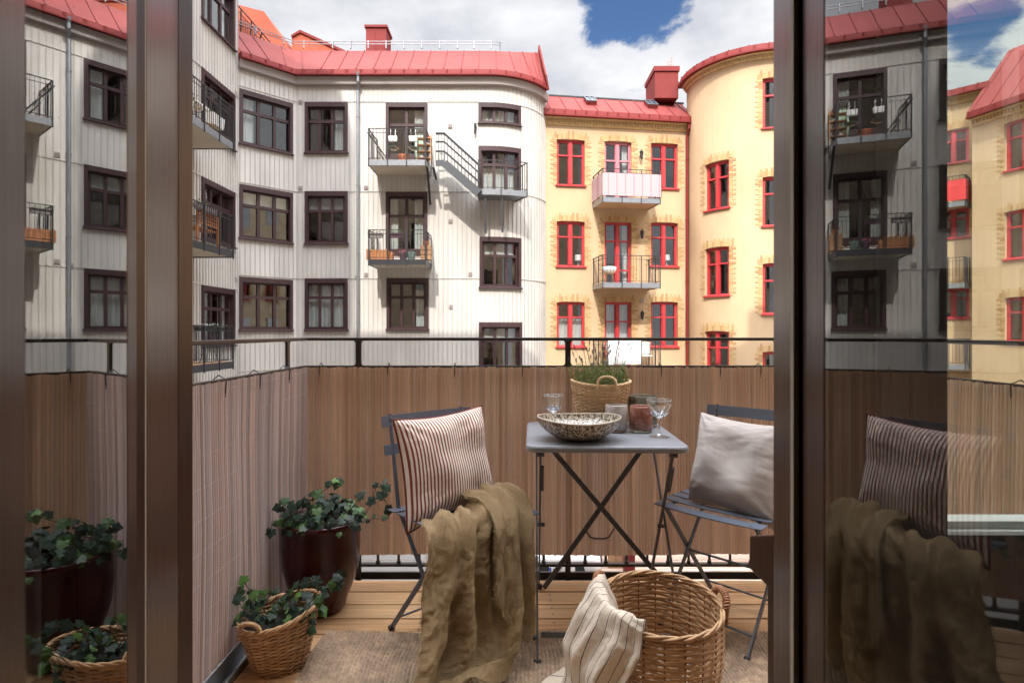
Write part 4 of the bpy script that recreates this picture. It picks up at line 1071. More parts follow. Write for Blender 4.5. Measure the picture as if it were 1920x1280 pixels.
# ------------------------------------------------------------------ jute rug
M['jute'] = mat('jute', (0.38, 0.27, 0.18), 0.95, vary=(14, 0.28), bump=(260, 0.5), sheen=0.2)
tj = M['jute'].node_tree; bj = tj.nodes['Principled BSDF']; srcj = bj.inputs['Base Color'].links[0].from_socket
atj = N(tj, 'ShaderNodeAttribute'); atj.attribute_name = 'tone'; scj = N(tj, 'ShaderNodeVectorMath'); scj.operation = 'SCALE'
tj.links.new(srcj, scj.inputs[0]); tj.links.new(atj.outputs['Fac'], scj.inputs['Scale']); tj.links.new(scj.outputs[0], bj.inputs['Base Color'])
def make_rug(x0, x1, y0, y1):
    nx, ny = 620, 400
    xs_ = np.linspace(x0, x1, nx); ys_ = np.linspace(y0, y1, ny); XX, YY = np.meshgrid(xs_, ys_)
    pu, pv = 0.0135, 0.0085
    rng = np.random.default_rng(4)
    row = np.floor(XX / pu); fx = XX / pu - row
    ph = (np.sin(row * 12.9898) * 43758.5453) % 1.0
    vv = YY / pv + ph + 0.35 * np.sin(XX * 31 + YY * 17); cellv = np.floor(vv); fv = vv - cellv
    rn = (np.sin(row * 78.233 + cellv * 37.719) * 43758.5453) % 1.0
    h = np.sqrt(np.clip(1 - (2 * fx - 1) ** 2, 0, 1)) * (0.35 + 0.65 * np.sqrt(np.clip(1 - (2 * fv - 1) ** 2 * 0.95, 0, 1))) * (0.72 + 0.45 * rn)
    ZZ = 0.004 + 0.0105 * h + 0.0022 * np.sin(XX * 9 + 2) * np.sin(YY * 7) + 0.002
    edge = np.minimum(np.minimum(XX - x0, x1 - XX), np.minimum(YY - y0, y1 - YY)); ZZ = np.where(edge < 0.003, 0.0015, ZZ)
    XW = XX + 0.004 * np.sin(YY * 23 + XX * 5); YW = YY + 0.006 * np.sin(XX * 8) + 0.0025 * np.sin(XX * 61)
    me = bpy.data.meshes.new('rug'); nv = nx * ny
    me.vertices.add(nv); me.vertices.foreach_set('co', np.stack([XW, YW, ZZ], -1).reshape(-1).astype(np.float32))
    i = np.arange((nx - 1) * (ny - 1)); r_ = i // (nx - 1); c_ = i % (nx - 1); a = r_ * nx + c_
    q = np.stack([a, a + 1, a + nx + 1, a + nx], -1)
    me.loops.add(q.size); me.loops.foreach_set('vertex_index', q.reshape(-1).astype(np.int32)); me.polygons.add(len(q))
    me.polygons.foreach_set('loop_start', (np.arange(len(q)) * 4).astype(np.int32)); me.polygons.foreach_set('use_smooth', np.ones(len(q), bool)); me.update(calc_edges=True)
    at = me.attributes.new('tone', 'FLOAT', 'POINT'); at.data.foreach_set('value', ((0.72 + 0.5 * rn) * (0.8 + 0.2 * h / max(1e-6, h.max()))).reshape(-1).astype(np.float32) * 0 + (0.70 + 0.55 * rn).reshape(-1).astype(np.float32))
    me.materials.append(M['jute']); o = bpy.data.objects.new('rug', me); col.objects.link(o); return o
tag(make_rug(-0.69, 0.97, 1.22, 2.135), 'chunky braided beige jute rug lying on the wooden balcony boards', 'rug')

# ------------------------------------------------------------------ folding bistro table
M['metal_grey'] = mat('grey_powder_coat', (0.24, 0.255, 0.285), 0.30, spec=0.5, bump=(900, 0.03))
M['metal_dark'] = mat('dark_leg_paint', (0.085, 0.09, 0.102), 0.4)
M['chair_paint'] = mat('blue_grey_paint', (0.10, 0.118, 0.155), 0.36, bump=(600, 0.03))
TC = Vector((0.345, 2.31, 0)); TA = R(-2.0)
tb = empty('bistro_table', TC, TA, 'square grey metal folding table with rounded corners and crossed legs', 'table')
def rrect(hx, hy, r, n=6):
    pts = []
    for (cx_, cy_, a0) in ((hx - r, hy - r, 0), (-hx + r, hy - r, 90), (-hx + r, -hy + r, 180), (hx - r, -hy + r, 270)):
        for i in range(n + 1): a = R(a0 + 90 * i / n); pts.append((cx_ + r * math.cos(a), cy_ + r * math.sin(a)))
    return pts
m = MB(); hx = 0.287; layers = [(0.004, 0.688), (0.0, 0.692), (0.0, 0.703), (0.0025, 0.7085), (0.008, 0.7105), (0.02, 0.7108)]
ring = []
for (ins, z) in layers: ring.append([(x, y, z) for x, y in rrect(hx - ins, hx - ins, 0.045 - ins * 0.8)])
n = len(ring[0]); vs = [p for r_ in ring for p in r_]
fs_ = [(i * n + k, i * n + (k + 1) % n, (i + 1) * n + (k + 1) % n, (i + 1) * n + k) for i in range(len(ring) - 1) for k in range(n)]
fs_.append(tuple(range(n - 1, -1, -1))); fs_.append(tuple((len(ring) - 1) * n + k for k in range(n)))
m.add(vs, fs_); m.build('tabletop', M['metal_grey'], tb, smooth=False)
def leg(a, b, w_, t, up, mt='metal_dark', name='leg', par=tb):
    m = MB(); m.bar(a, b, w_, t, up); return m.build(name, M[mt], par, bevel=0.001)
# side crosses (planes left and right), rear cross facing the viewer
xl, xr = -0.235, 0.235
for x in (xl, xr):
    s = 1 if x > 0 else -1
    l1 = leg((x, -0.24, 0.686), (x, 0.20, 0.012), 0.007, 0.020, (0, 0, 1)); l2 = leg((x + 0.012 * s, 0.22, 0.686), (x + 0.012 * s, -0.385, 0.012), 0.007, 0.016, (0, 0, 1))
    for (q, l) in (((x, 0.20), l1), ((x + 0.012 * s, -0.385), l2)):
        m = MB(); m.tube([(q[0] - 0.012, q[1], 0.011), (q[0] + 0.012, q[1], 0.011)], 0.011, 10); m.build('foot_cap', M['zipties'], l)
    m = MB(); m.tube([(x - 0.012, -0.235, 0.675), (x + 0.014, -0.235, 0.675)], 0.012, 10); m.tube([(x - 0.008, -0.02, 0.35), (x + 0.02, -0.02, 0.35)], 0.008, 8)
    m.bar((x + 0.006, -0.2, 0.62), (x + 0.006, -0.14, 0.52), 0.014, 0.012); m.build('hinge', M['metal_dark'], tb)
Yr = 0.17
leg((-0.245, Yr, 0.686), (0.325, Yr, 0.0125), 0.021, 0.006, (0, 1, 0), 'metal_grey2'if'metal_grey2' in M else 'metal_dark'); leg((0.255, Yr + 0.008, 0.686), (-0.215, Yr + 0.008, 0.0125), 0.021, 0.006, (0, 1, 0))
m = MB()
for (x, z) in ((-0.19, 0.62), (0.20, 0.62), (0.008, 0.372)): m.tube([(x, Yr - 0.006, z), (x, Yr + 0.014, z)], 0.005, 8)
m.build('rivet', M['galv'], tb)
m = MB(); m.tube([(-0.045, Yr, 0.275), (-0.018, Yr - 0.004, 0.238), (0.0, Yr - 0.004, 0.232), (0.045, Yr - 0.004, 0.232), (0.062, Yr - 0.004, 0.24), (0.085, Yr, 0.275)], 0.004, 6); m.build('stretcher', M['metal_dark'], tb)
m = MB(); m.bar((xl, -0.345, 0.085), (xr, -0.345, 0.085), 0.006, 0.018, (0, 0, 1)); m.build('stretcher', M['metal_dark'], tb)

# ------------------------------------------------------------------ bistro chairs
def make_chair():
    """local: x across, +y is the way the chair faces; seat 0.46, top of back 0.80"""
    e = empty('bistro_chair', (0, 0, 0))
    W = 0.195; cp_ = M['chair_paint']
    for s in (-1, 1):
        x = W * s * 0.90
        # front of seat to rear foot; back upright to front foot
        m = MB(); m.bar((x, 0.17, 0.445), (x, -0.20, 0.012), 0.007, 0.018, (0, 0, 1)); l = m.build('leg', cp_, e, bevel=0.001)
        m = MB(); m.tube([(x - 0.01, -0.203, 0.010), (x + 0.01, -0.203, 0.010)], 0.010, 8); m.build('foot_cap', M['zipties'], l)
        x2 = x - 0.010 * s
        m = MB(); m.bar((x2, -0.235, 0.80), (x2, -0.17, 0.46), 0.007, 0.018, (0, 0, 1)); m.bar((x2, -0.17, 0.462), (x2, 0.21, 0.012), 0.007, 0.018, (0, 0, 1))
        l = m.build('leg', cp_, e, bevel=0.001)
        m = MB(); m.tube([(x2 - 0.01, 0.213, 0.010), (x2 + 0.01, 0.213, 0.010)], 0.010, 8); m.build('foot_cap', M['zipties'], l)
    m = MB()
    for k in range(6):     # seat slats run across, slightly dished
        y = -0.155 + k * 0.0655; 
        n = 8
        vs = []
        for i in range(n + 1):
            t = i / n; x = -W - 0.012 + (2 * W + 0.024) * t; z = 0.458 - 0.006 * math.sin(math.pi * t) - (0.006 if k == 5 else 0)
            vs += [(x, y - 0.024, z), (x, y + 0.024, z - (0.004 if k == 5 else 0)), (x, y + 0.024, z + 0.0035 - (0.004 if k == 5 else 0)), (x, y - 0.024, z + 0.0035)]
        fs = [(0, 1, 2, 3)]
        for i in range(n):
            b_ = i * 4
            for q in range(4): fs.append((b_ + q, b_ + 4 + q, b_ + 4 + (q + 1) % 4, b_ + (q + 1) % 4))
        fs.append((n * 4 + 3, n * 4 + 2, n * 4 + 1, n * 4)); m.add(vs, fs)
    m.build('seat', cp_, e)
    m = MB()
    for s in (-1, 1): m.bar((W * 0.84 * s, -0.18, 0.449), (W * 0.84 * s, 0.185, 0.449), 0.012, 0.006)
    m.build('seat_rail', cp_, e)
    m = MB()
    for (z, y, hgt) in ((0.775, -0.236, 0.042), (0.672, -0.216, 0.036)):
        n = 10; vs = []
        for i in range(n + 1):
            t = i / n; x = -W - 0.012 + (2 * W + 0.024) * t; yy = y + 0.006 - 0.014 * math.sin(math.pi * t) + 0.008
            dz = hgt / 2; tilt = 0.004
            vs += [(x, yy + tilt, z - dz), (x, yy - tilt, z + dz), (x, yy - tilt + 0.0035, z + dz), (x, yy + tilt + 0.0035, z - dz)]
        fs = [(0, 1, 2, 3)]
        for i in range(n):
            b_ = i * 4
            for q in range(4): fs.append((b_ + q, b_ + 4 + q, b_ + 4 + (q + 1) % 4, b_ + (q + 1) % 4))
        fs.append((n * 4 + 3, n * 4 + 2, n * 4 + 1, n * 4)); m.add(vs, fs)
    bk = m.build('backrest', cp_, e)
    m = MB()
    for s in (-1, 1):
        for (z, y) in ((0.786, -0.232), (0.764, -0.230)): m.tube([(W * 0.86 * s, y + 0.004, z), (W * 0.86 * s, y + 0.013, z)], 0.004, 8)
    m.build('rivet', M['galv'], bk)
    for (y0, z0) in ((0.165, 0.07), (-0.155, 0.065)):
        m = MB(); m.tube([(-W * 0.9, y0, z0), (W * 0.9, y0, z0)], 0.0045, 6); m.build('stretcher', cp_, e)
    m = MB(); m.tube([(-W * 0.9, 0.0, 0.235), (W * 0.9, 0.0, 0.235)], 0.0045, 6); m.build('stretcher', cp_, e)
    return e
GC = 'folding bistro chairs either side of the table'
chA = make_chair(); tag(chA, 'blue grey metal folding chair holding the striped pillow and olive throw', 'chair', GC)
def ang_of(e): return math.atan2(-e[0], e[1])
# chair A: back from (-.48,2.18) to (-.19,2.43), faces right and towards the door
eA = (0.66, -0.75); bcA = Vector((-0.325, 2.295)); chA.location = (bcA.x + eA[0] * 0.215, bcA.y + eA[1] * 0.215, 0); chA.rotation_euler.z = ang_of(eA)
chB = copy_tree(chA); tag(chB, 'blue grey metal folding chair with the plain linen pillow, right of the table', 'chair', GC)
eB = (-0.72, -0.69); bcB = Vector((0.985, 2.37)); chB.location = (bcB.x + eB[0] * 0.215, bcB.y + eB[1] * 0.215, 0); chB.rotation_euler.z = ang_of(eB)
# ------------------------------------------------------------------ things on the table
TT = 0.7110
# speckled bowl
M['bowl'] = mat('speckled_stoneware', (0.5, 0.47, 0.4), 0.3, coat=0.3)
t = M['bowl'].node_tree; b = t.nodes['Principled BSDF']; co = N(t, 'ShaderNodeTexCoord')
v1 = N(t, 'ShaderNodeTexNoise'); v1.inputs['Scale'].default_value = 150; v1.inputs['Detail'].default_value = 3; v1.inputs['Distortion'].default_value = 0.6
mpb = N(t, 'ShaderNodeMapping'); mpb.inputs['Scale'].default_value = (1, 1, 0.55); t.links.new(co.outputs['Object'], mpb.inputs[0]); t.links.new(mpb.outputs[0], v1.inputs['Vector'])
cr2 = N(t, 'ShaderNodeValToRGB'); e_ = cr2.color_ramp.elements
e_[0].position = 0.40; e_[0].color = (0.045, 0.033, 0.015, 1); e_[1].position = 0.58; e_[1].color = (0.52, 0.48, 0.40, 1)
x_ = e_.new(0.47); x_.color = (0.12, 0.09, 0.05, 1); x_ = e_.new(0.52); x_.color = (0.40, 0.36, 0.29, 1)
t.links.new(v1.outputs['Fac'], cr2.inputs[0]); t.links.new(cr2.outputs[0], b.inputs['Base Color'])
M['bowl_rim'] = mat('bowl_rim', (0.52, 0.45, 0.37), 0.35, coat=0.3)
bw = empty('bowl', (0.250, 2.172, TT), R(12), 'wide shallow bowl with dark brown speckles and wavy rim on the table', 'bowl')
wob = lambda a, z: 1 + 0.05 * math.cos(2 * a + 0.4) * (z > 0.03)
def bz(a): return 0.005 * math.sin(a * 2 + 1.9)
m = MB()
outer = [(0.0, 0.001), (0.055, 0.0), (0.064, 0.002), (0.094, 0.012), (0.120, 0.028), (0.137, 0.047), (0.145, 0.064), (0.149, 0.078)]
inner = [(0.144, 0.0785), (0.138, 0.063), (0.128, 0.052), (0.112, 0.040), (0.085, 0.021), (0.05, 0.010), (0.0, 0.008)]
m.lathe(outer, 72, wob=wob); nout = len(m.v); m.lathe(inner, 72, wob=wob)
for i, (x, y, z) in enumerate(m.v): m.v[i] = (x, y, z + (bz(math.atan2(y, x)) * max(0, z - 0.02) / 0.05))
m.build('bowl_body', M['bowl'], bw, smooth=True)
m = MB(); pts = []
for k in range(72):
    a = 2 * math.pi * k / 72; rr = 0.1465 * (1 + 0.05 * math.cos(2 * a + 0.4)); pts.append((rr * math.cos(a), rr * math.sin(a), 0.0785 + bz(a) * 1.09))
m.tube(pts, 0.0032, 8, closed=True); m.build('rim', M['bowl_rim'], bw, smooth=True)

# coupe glasses, cut pattern in the lower bowl
M['clear'] = mat('clear_glass', (1, 1, 1), 0.0, trans=1.0, ior=1.46)
M['cut'] = mat('cut_glass', (0.7, 0.76, 0.92), 0.08, trans=0.8, ior=1.5)
M['rim_glass'] = mat('polished_glass_rim', (0.75, 0.78, 0.80), 0.05, trans=0.5, spec=1.0)
def coupe(loc, r, H, label, rz=0):
    e = empty('coupe_glass', loc, rz, label, 'wine glass', 'coupe glasses on the table')
    zb = H * 0.50
    m = MB()     # bowl, walls 1.2 mm
    prof = [(0.004, zb), (0.016, zb + H * 0.035), (r * 0.72, zb + H * 0.22), (r * 0.93, zb + H * 0.33), (r, zb + H * 0.44), (r * 0.985, H)]
    th = 0.0011; inn = [(max(0.0, p[0] - th), p[1] + (th * 1.5 if i < 2 else 0)) for i, p in enumerate(prof)][::-1]
    m.lathe(prof + [(r * 0.985 - th, H)] + inn[1:] + [(0.0, zb + 0.004)], 48); m.build('bowl', M['glass_thin'], e, smooth=True)
    m = MB(); m.tube([(r * 0.982 * math.cos(2 * math.pi * k / 40), r * 0.982 * math.sin(2 * math.pi * k / 40), H) for k in range(40)], 0.0011, 6, closed=True); m.build('rim', M['rim_glass'], e, smooth=True)
    m = MB()     # cut facets: leaf-like ridges on the lower bowl
    for k in range(22):
        a = 2 * math.pi * k / 22
        for (z0, z1, r0, r1, wd) in ((zb + H * 0.04, zb + H * (0.24 if k % 2 else 0.19), 0.017, r * (0.78 if k % 2 else 0.68), 0.0045),):
            am = a; rm = (r0 + r1) / 2 + 0.004; zm = (z0 + z1) / 2
            pts = [(r0 * math.cos(a), r0 * math.sin(a), z0), (rm * math.cos(a - wd / rm), rm * math.sin(a - wd / rm), zm), (r1 * math.cos(a), r1 * math.sin(a), z1), (rm * math.cos(a + wd / rm), rm * math.sin(a + wd / rm), zm), ((rm + 0.002) * math.cos(a), (rm + 0.002) * math.sin(a), zm - 0.001)]
            m.add(pts, [(0, 1, 4), (1, 2, 4), (2, 3, 4), (3, 0, 4)])
    m.build('cut_facets', M['cut'], e)
    m = MB(); m.lathe([(0.0, 0.0), (r * 0.80, 0.0), (r * 0.81, 0.0012), (r * 0.55, 0.003), (0.007, 0.007), (0.0035, 0.015), (0.0032, H * 0.3), (0.0045, H * 0.42), (0.0095, H * 0.49), (0.004, zb - 0.0005), (0.0, zb - 0.0005)], 32); m.build('stem', M['clear'], e, smooth=True)
    return e
coupe((0.560, 2.215, TT), 0.0475, 0.140, 'clear coupe glass near the right edge of the table, fully visible')
coupe((0.168, 2.36, TT), 0.0425, 0.143, 'clear coupe glass behind the speckled bowl')

# candle glasses
def tumbler(name, loc, r, H, label, body, base='clear_thick', top=None, fill=None):
    e = empty(name, loc, 0, label, 'candle holder')
    m = MB(); m.lathe([(0, 0.0), (r * 0.86, 0.0), (r * 0.95, 0.004), (r * 0.97, 0.013), (0, 0.013)], 40); m.build('base', M[base], e, smooth=True)
    m = MB(); th = 0.004; m.lathe([(0, 0.0135), (r * 0.97, 0.0135), (r, H * 0.4), (r, H - 0.002), (r - th / 2, H), (r - th, H - 0.002), (r - th, 0.02), (0, 0.02)], 48); m.build('glass_wall', M[body], e, smooth=True)
    return e
M['clear_thick'] = mat('thick_clear_glass', (0.9, 0.9, 0.88), 0.03, trans=0.9, ior=1.45)
def bubbly(name, c1, c2, rough, trans=0.25, scale=260):
    m = mat(name, c1, rough, coat=0.5, trans=trans); t = m.node_tree; b = t.nodes['Principled BSDF']; co = N(t, 'ShaderNodeTexCoord')
    v = N(t, 'ShaderNodeTexVoronoi'); v.inputs['Scale'].default_value = scale; t.links.new(co.outputs['Object'], v.inputs['Vector'])
    nn = N(t, 'ShaderNodeTexNoise'); nn.inputs['Scale'].default_value = 60; t.links.new(co.outputs['Object'], nn.inputs['Vector'])
    ml = N(t, 'ShaderNodeMath'); ml.operation = 'MULTIPLY'; t.links.new(v.outputs['Distance'], ml.inputs[0]); t.links.new(nn.outputs['Fac'], ml.inputs[1])
    r_ = N(t, 'ShaderNodeValToRGB'); r_.color_ramp.elements[0].position = 0.08; r_.color_ramp.elements[0].color = (*c2, 1); r_.color_ramp.elements[1].position = 0.25; r_.color_ramp.elements[1].color = (*c1, 1)
    t.links.new(ml.outputs[0], r_.inputs[0]); t.links.new(r_.outputs[0], b.inputs['Base Color'])
    bp = N(t, 'ShaderNodeBump'); bp.inputs['Strength'].default_value = 0.3; bp.inputs['Distance'].default_value = 0.002; t.links.new(ml.outputs[0], bp.inputs['Height']); t.links.new(bp.outputs[0], b.inputs['Normal']); return m
bubbly('copper_glass', (0.30, 0.09, 0.05), (0.62, 0.36, 0.28), 0.25, 0.2)
bubbly('milky_glass', (0.62, 0.55, 0.53), (0.78, 0.74, 0.72), 0.25, 0.3)
bubbly('sage_glass', (0.36, 0.36, 0.27), (0.52, 0.50, 0.40), 0.12, 0.75)
tumbler('candle_holder', (0.516, 2.325, TT), 0.0455, 0.104, 'reddish brown bubbled glass candle holder in the middle of the table things', 'copper_glass')
tumbler('candle_holder', (0.417, 2.330, TT), 0.0435, 0.108, 'milky white glass candle holder behind the bowl', 'milky_glass')
tumbler('candle_holder', (0.553, 2.462, TT), 0.060, 0.130, 'larger greenish clear glass candle holder behind the brown one', 'sage_glass')

# ------------------------------------------------------------------ woven baskets
M['wicker'] = mat('wicker', (0.4, 0.24, 0.12), 0.55, spec=0.4, bump=(200, 0.25, (1, 1, 0.3)))
island_colors(M['wicker'], [(0.34, 0.19, 0.09), (0.52, 0.33, 0.18), (0.43, 0.26, 0.13), (0.62, 0.42, 0.25)], fine=(35, 0.15, (1, 1, 1)))
M['wicker_dark'] = mat('rattan_wrap', (0.28, 0.12, 0.05), 0.5, bump=(150, 0.3)); island_colors(M['wicker_dark'], [(0.22, 0.09, 0.04), (0.38, 0.18, 0.08)])
M['wicker_pale'] = mat('pale_wicker', (0.5, 0.33, 0.18), 0.55, spec=0.4)
island_colors(M['wicker_pale'], [(0.58, 0.37, 0.19), (0.76, 0.54, 0.32), (0.67, 0.45, 0.25)], fine=(35, 0.12, (1, 1, 1)))
def weave(e, rb, rt_, h, rows_, stakes, sr, sx=1.0, sy=1.0, mt='wicker', tilt=None, seed=1, flat=1.9, double=False, belly=0.0, curve=1.0):
    rr = random.Random(seed); m = MB()
    tf = tilt if tilt else (lambda a, t: 0.0)
    def rad(t): return rb + (rt_ - rb) * t ** curve + belly * math.sin(math.pi * t)
    per = 6
    for j in range(rows_):
        t = (j + 0.5) / rows_; n = stakes * per; vs = []
        wob_ = rr.uniform(-0.12, 0.12); rj = rr.uniform(0.85, 1.1)
        off0 = rr.random() * 6.28
        ns = rr.randint(2, 4)        # strands joined along the row: break the row in pieces so colours change
        for k in range(n):
            a = 2 * math.pi * k / n; ph = math.pi * (k / per + (j % 2))
            r0 = rad(t) + sr * 1.25 * math.cos(ph); zz = h * t + 0.25 * sr * math.sin(a * 3 + off0) + tf(a, t) + wob_ * sr
            cx_, sx_ = math.cos(a), math.sin(a)
            for q in range(6):
                b = 2 * math.pi * q / 6; rw = r0 + sr * 0.75 * math.cos(b) * rj; vs.append((rw * cx_ * sx, rw * sx_ * sy, zz + sr * flat * 0.5 * math.sin(b)))
        cuts = sorted(rr.sample(range(stakes), ns)); starts = [c * per for c in cuts]
        base = 0
        for ci, s0 in enumerate(starts):
            e0 = starts[(ci + 1) % len(starts)]; cnt = (e0 - s0) % n or n
            loc = []
            for k in range(cnt + 1):
                kk = (s0 + k) % n; loc += vs[kk * 6:kk * 6 + 6]
            m.add(loc, [(k * 6 + q, k * 6 + (q + 1) % 6, (k + 1) * 6 + (q + 1) % 6, (k + 1) * 6 + q) for k in range(cnt) for q in range(6)])
    o = m.build('woven_side', M[mt], e, smooth=True)
    m = MB()
    for k in range(stakes):
        a = 2 * math.pi * k / stakes; pts = []
        for i in range(9):
            t = i / 8; pts.append((rad(t) * math.cos(a) * sx, rad(t) * math.sin(a) * sy, h * t + tf(a, t)))
        m.tube(pts, sr * 0.8, 5)
    m.build('stake', M['wicker_dark' if mt == 'wicker' else mt], e, smooth=True)
    # twisted rim of two strands
    m = MB()
    for s in range(3):
        pts = []; n = 200
        for k in range(n):
            a = 2 * math.pi * k / n; tw = a * stakes * 0.36 + s * 2 * math.pi / 3; tw = round(stakes * 0.36) * a + s * 2 * math.pi / 3
            r0 = rt_ + sr * 1.2 * math.cos(tw); pts.append((r0 * math.cos(a) * sx, r0 * math.sin(a) * sy, h + tf(a, 1) + sr * 1.3 * math.sin(tw) + sr * 0.5))
        m.tube(pts, sr * 1.25, 6, closed=True)
    m.build('rim', M[mt], e, smooth=True)
    m = MB(); m.lathe([(0, 0.004), (rb, 0.004)], 32, sx=sx, sy=sy); m.build('bottom', M[mt], e)
    return rad
def handle(e, c, across, up, out, w_, hgt, r, mt='wicker_dark', wraps=True, lean=0.0):
    c = Vector(c); across = Vector(across).normalized(); up = Vector(up); out = Vector(out); m = MB(); core = []
    for i in range(25):
        t = i / 24; a = math.pi * t
        core.append(c + across * (-math.cos(a) * w_ / 2 * (1.0 + 0.1 * math.sin(a))) + up * (hgt * math.sin(a) ** 0.8) + out * (lean * math.sin(a)))
    core = [core[0] - up * 0.03 - across * 0.004] + core + [core[-1] - up * 0.03 + across * 0.004]
    m.tube(core, r * 0.8, 8)
    for s in range(2):
        pts = []
        for i in range(121):
            f_ = i / 120 * (len(core) - 1); k = min(int(f_), len(core) - 2); q = core[k].lerp(core[k + 1], f_ - k); d = (core[k + 1] - core[k]).normalized(); u = d.orthogonal().normalized()
            u = (out.normalized() - d * d.dot(out.normalized())).normalized() if out.length > 0 else u; v = d.cross(u); a = i / 120 * 22 * math.pi + s * math.pi
            pts.append(q + (u * math.cos(a) + v * math.sin(a)) * r * 0.9)
        m.tube(pts, r * 0.42, 5)
    for s, k in ((-1, 0), (1, -1)):    # lashing at the foot of the handle
        q = core[k]
        for i in range(3): m.tube([q + across * (-0.009) + up * (0.004 + i * 0.007), q + out.normalized() * 0.006 + up * (0.006 + i * 0.007), q + across * 0.009 + up * (0.009 + i * 0.007)], r * 0.4, 5)
    m.build('handle', M[mt], e, smooth=True)

# big basket in front of the table
bb = empty('wicker_basket', (0.425, 1.675, 0.012), R(8), 'large round open wicker basket with a striped towel hanging over its rim', 'basket')
tiltb = lambda a, t: 0.016 * t * math.cos(a - R(80))
weave(bb, 0.130, 0.171, 0.318, 38, 20, 0.0034, mt='wicker', tilt=tiltb, seed=2, flat=2.2, belly=0.012, curve=0.8)
handle(bb, (-0.150 , 0.085, 0.330), (0.5, 0.86, 0), (0, 0, 1), (-0.86, 0.5, 0), 0.085, 0.042, 0.0085, lean=0.01)
handle(bb, (0.170, -0.02, 0.312), (0.12, 1, 0), (0, 0, 1), (1, -0.1, 0), 0.095, 0.040, 0.0085, lean=0.012)
# lavender basket on the table
lb_ = empty('lavender_basket', (0.378, 2.482, TT), R(0), 'small pale wicker basket planted with lavender at the back of the table', 'potted plant')
weave(lb_, 0.092, 0.124, 0.182, 26, 30, 0.0030, sx=1.0, sy=0.93, mt='wicker_pale', seed=4, flat=2.2, tilt=lambda a, t: 0.006 * t * math.cos(2 * a))
handle(lb_, (0.008, -0.118, 0.180), (1, 0, 0), (0, 0, 1), (0, -1, 0), 0.075, 0.036, 0.0048, mt='wicker_pale', lean=-0.006)
handle(lb_, (-0.01, 0.115, 0.182), (1, 0, 0), (0, 0, 1), (0, 1, 0), 0.075, 0.034, 0.0048, mt='wicker_pale')
M['soil'] = mat('soil', (0.03, 0.022, 0.016), 1.0, bump=(80, 0.8), vary=(60, 0.4))
m = MB(); m.lathe([(0.11, 0.150), (0.05, 0.158), (0, 0.160)], 24, sy=0.93); m.build('soil', M['soil'], lb_)
M['lav_leaf'] = mat('lavender_leaf', (0.10, 0.16, 0.04), 0.6); island_colors(M['lav_leaf'], [(0.055, 0.10, 0.02), (0.14, 0.22, 0.04), (0.20, 0.26, 0.07), (0.17, 0.20, 0.11), (0.26, 0.24, 0.12)])
M['lav_flower'] = mat('lavender_flower', (0.06, 0.045, 0.10), 0.8); island_colors(M['lav_flower'], [(0.035, 0.03, 0.05), (0.08, 0.06, 0.13), (0.13, 0.12, 0.13)])
r3 = random.Random(21); m = MB(); ms = MB(); mf = MB()
def blade(mb, p, d, L, w_, bend, rr):
    p = Vector(p); d = Vector(d).normalized(); s = d.cross(Vector((rr.uniform(-1, 1), rr.uniform(-1, 1), 0.3))).normalized(); q = s.cross(d).normalized() * bend; vs = []
    for i in range(4):
        t = i / 3; ww = w_ * (1 - t ** 2) * (0.6 + 0.4 * (t > 0)); c = p + d * (L * t) + q * (L * t * t); vs += [c - s * ww, c + s * ww]
    mb.add(vs, [(0, 1, 3, 2), (2, 3, 5, 4), (4, 5, 7, 6)])
for i in range(150):
    a = r3.uniform(0, 6.283); rr_ = 0.108 * math.sqrt(r3.random()); b0 = Vector((rr_ * math.cos(a), rr_ * math.sin(a) * 0.93, 0.155)); out = Vector((math.cos(a), math.sin(a), 0)) * (rr_ / 0.108)
    H = r3.uniform(0.05, 0.105); tip = b0 + Vector((0, 0, H)) + out * r3.uniform(0.005, 0.035)
    for j in range(14):
        t = r3.uniform(0.1, 1); c = b0.lerp(tip, t); aa = r3.uniform(0, 6.283); d = Vector((math.cos(aa) * 0.7, math.sin(aa) * 0.7, r3.uniform(0.5, 1.3)))
        blade(m, c, d, r3.uniform(0.018, 0.036), 0.0011, r3.uniform(-0.3, 0.3), r3)
m.build('foliage', M['lav_leaf'], lb_)
for i in range(46):
    a = r3.uniform(0, 6.283); rr_ = 0.10 * math.sqrt(r3.random()); b0 = Vector((rr_ * math.cos(a), rr_ * math.sin(a) * 0.93, 0.17)); H = r3.uniform(0.09, 0.185)
    lean = Vector((math.cos(a), math.sin(a), 0)) * r3.uniform(0.0, 0.05) + Vector((r3.uniform(-.02, .02), r3.uniform(-.02, .02), 0)); mid = b0 + Vector((0, 0, H * 0.5)) + lean * 0.35; tip = b0 + Vector((0, 0, H)) + lean
    ms.tube([b0, mid, tip], 0.0007, 4)
    if H > 0.105:
        d = (tip - mid).normalized()
        for k in range(9):
            c = tip + d * (k * 0.0019 - 0.009); aa = k * 2.4; mf.tube([c, c + Vector((math.cos(aa), math.sin(aa), 0.9)) * 0.0036], [0.0016, 0.0009], 4)
ms.build('stem', M['lav_leaf'], lb_); mf.build('flower', M['lav_flower'], lb_)

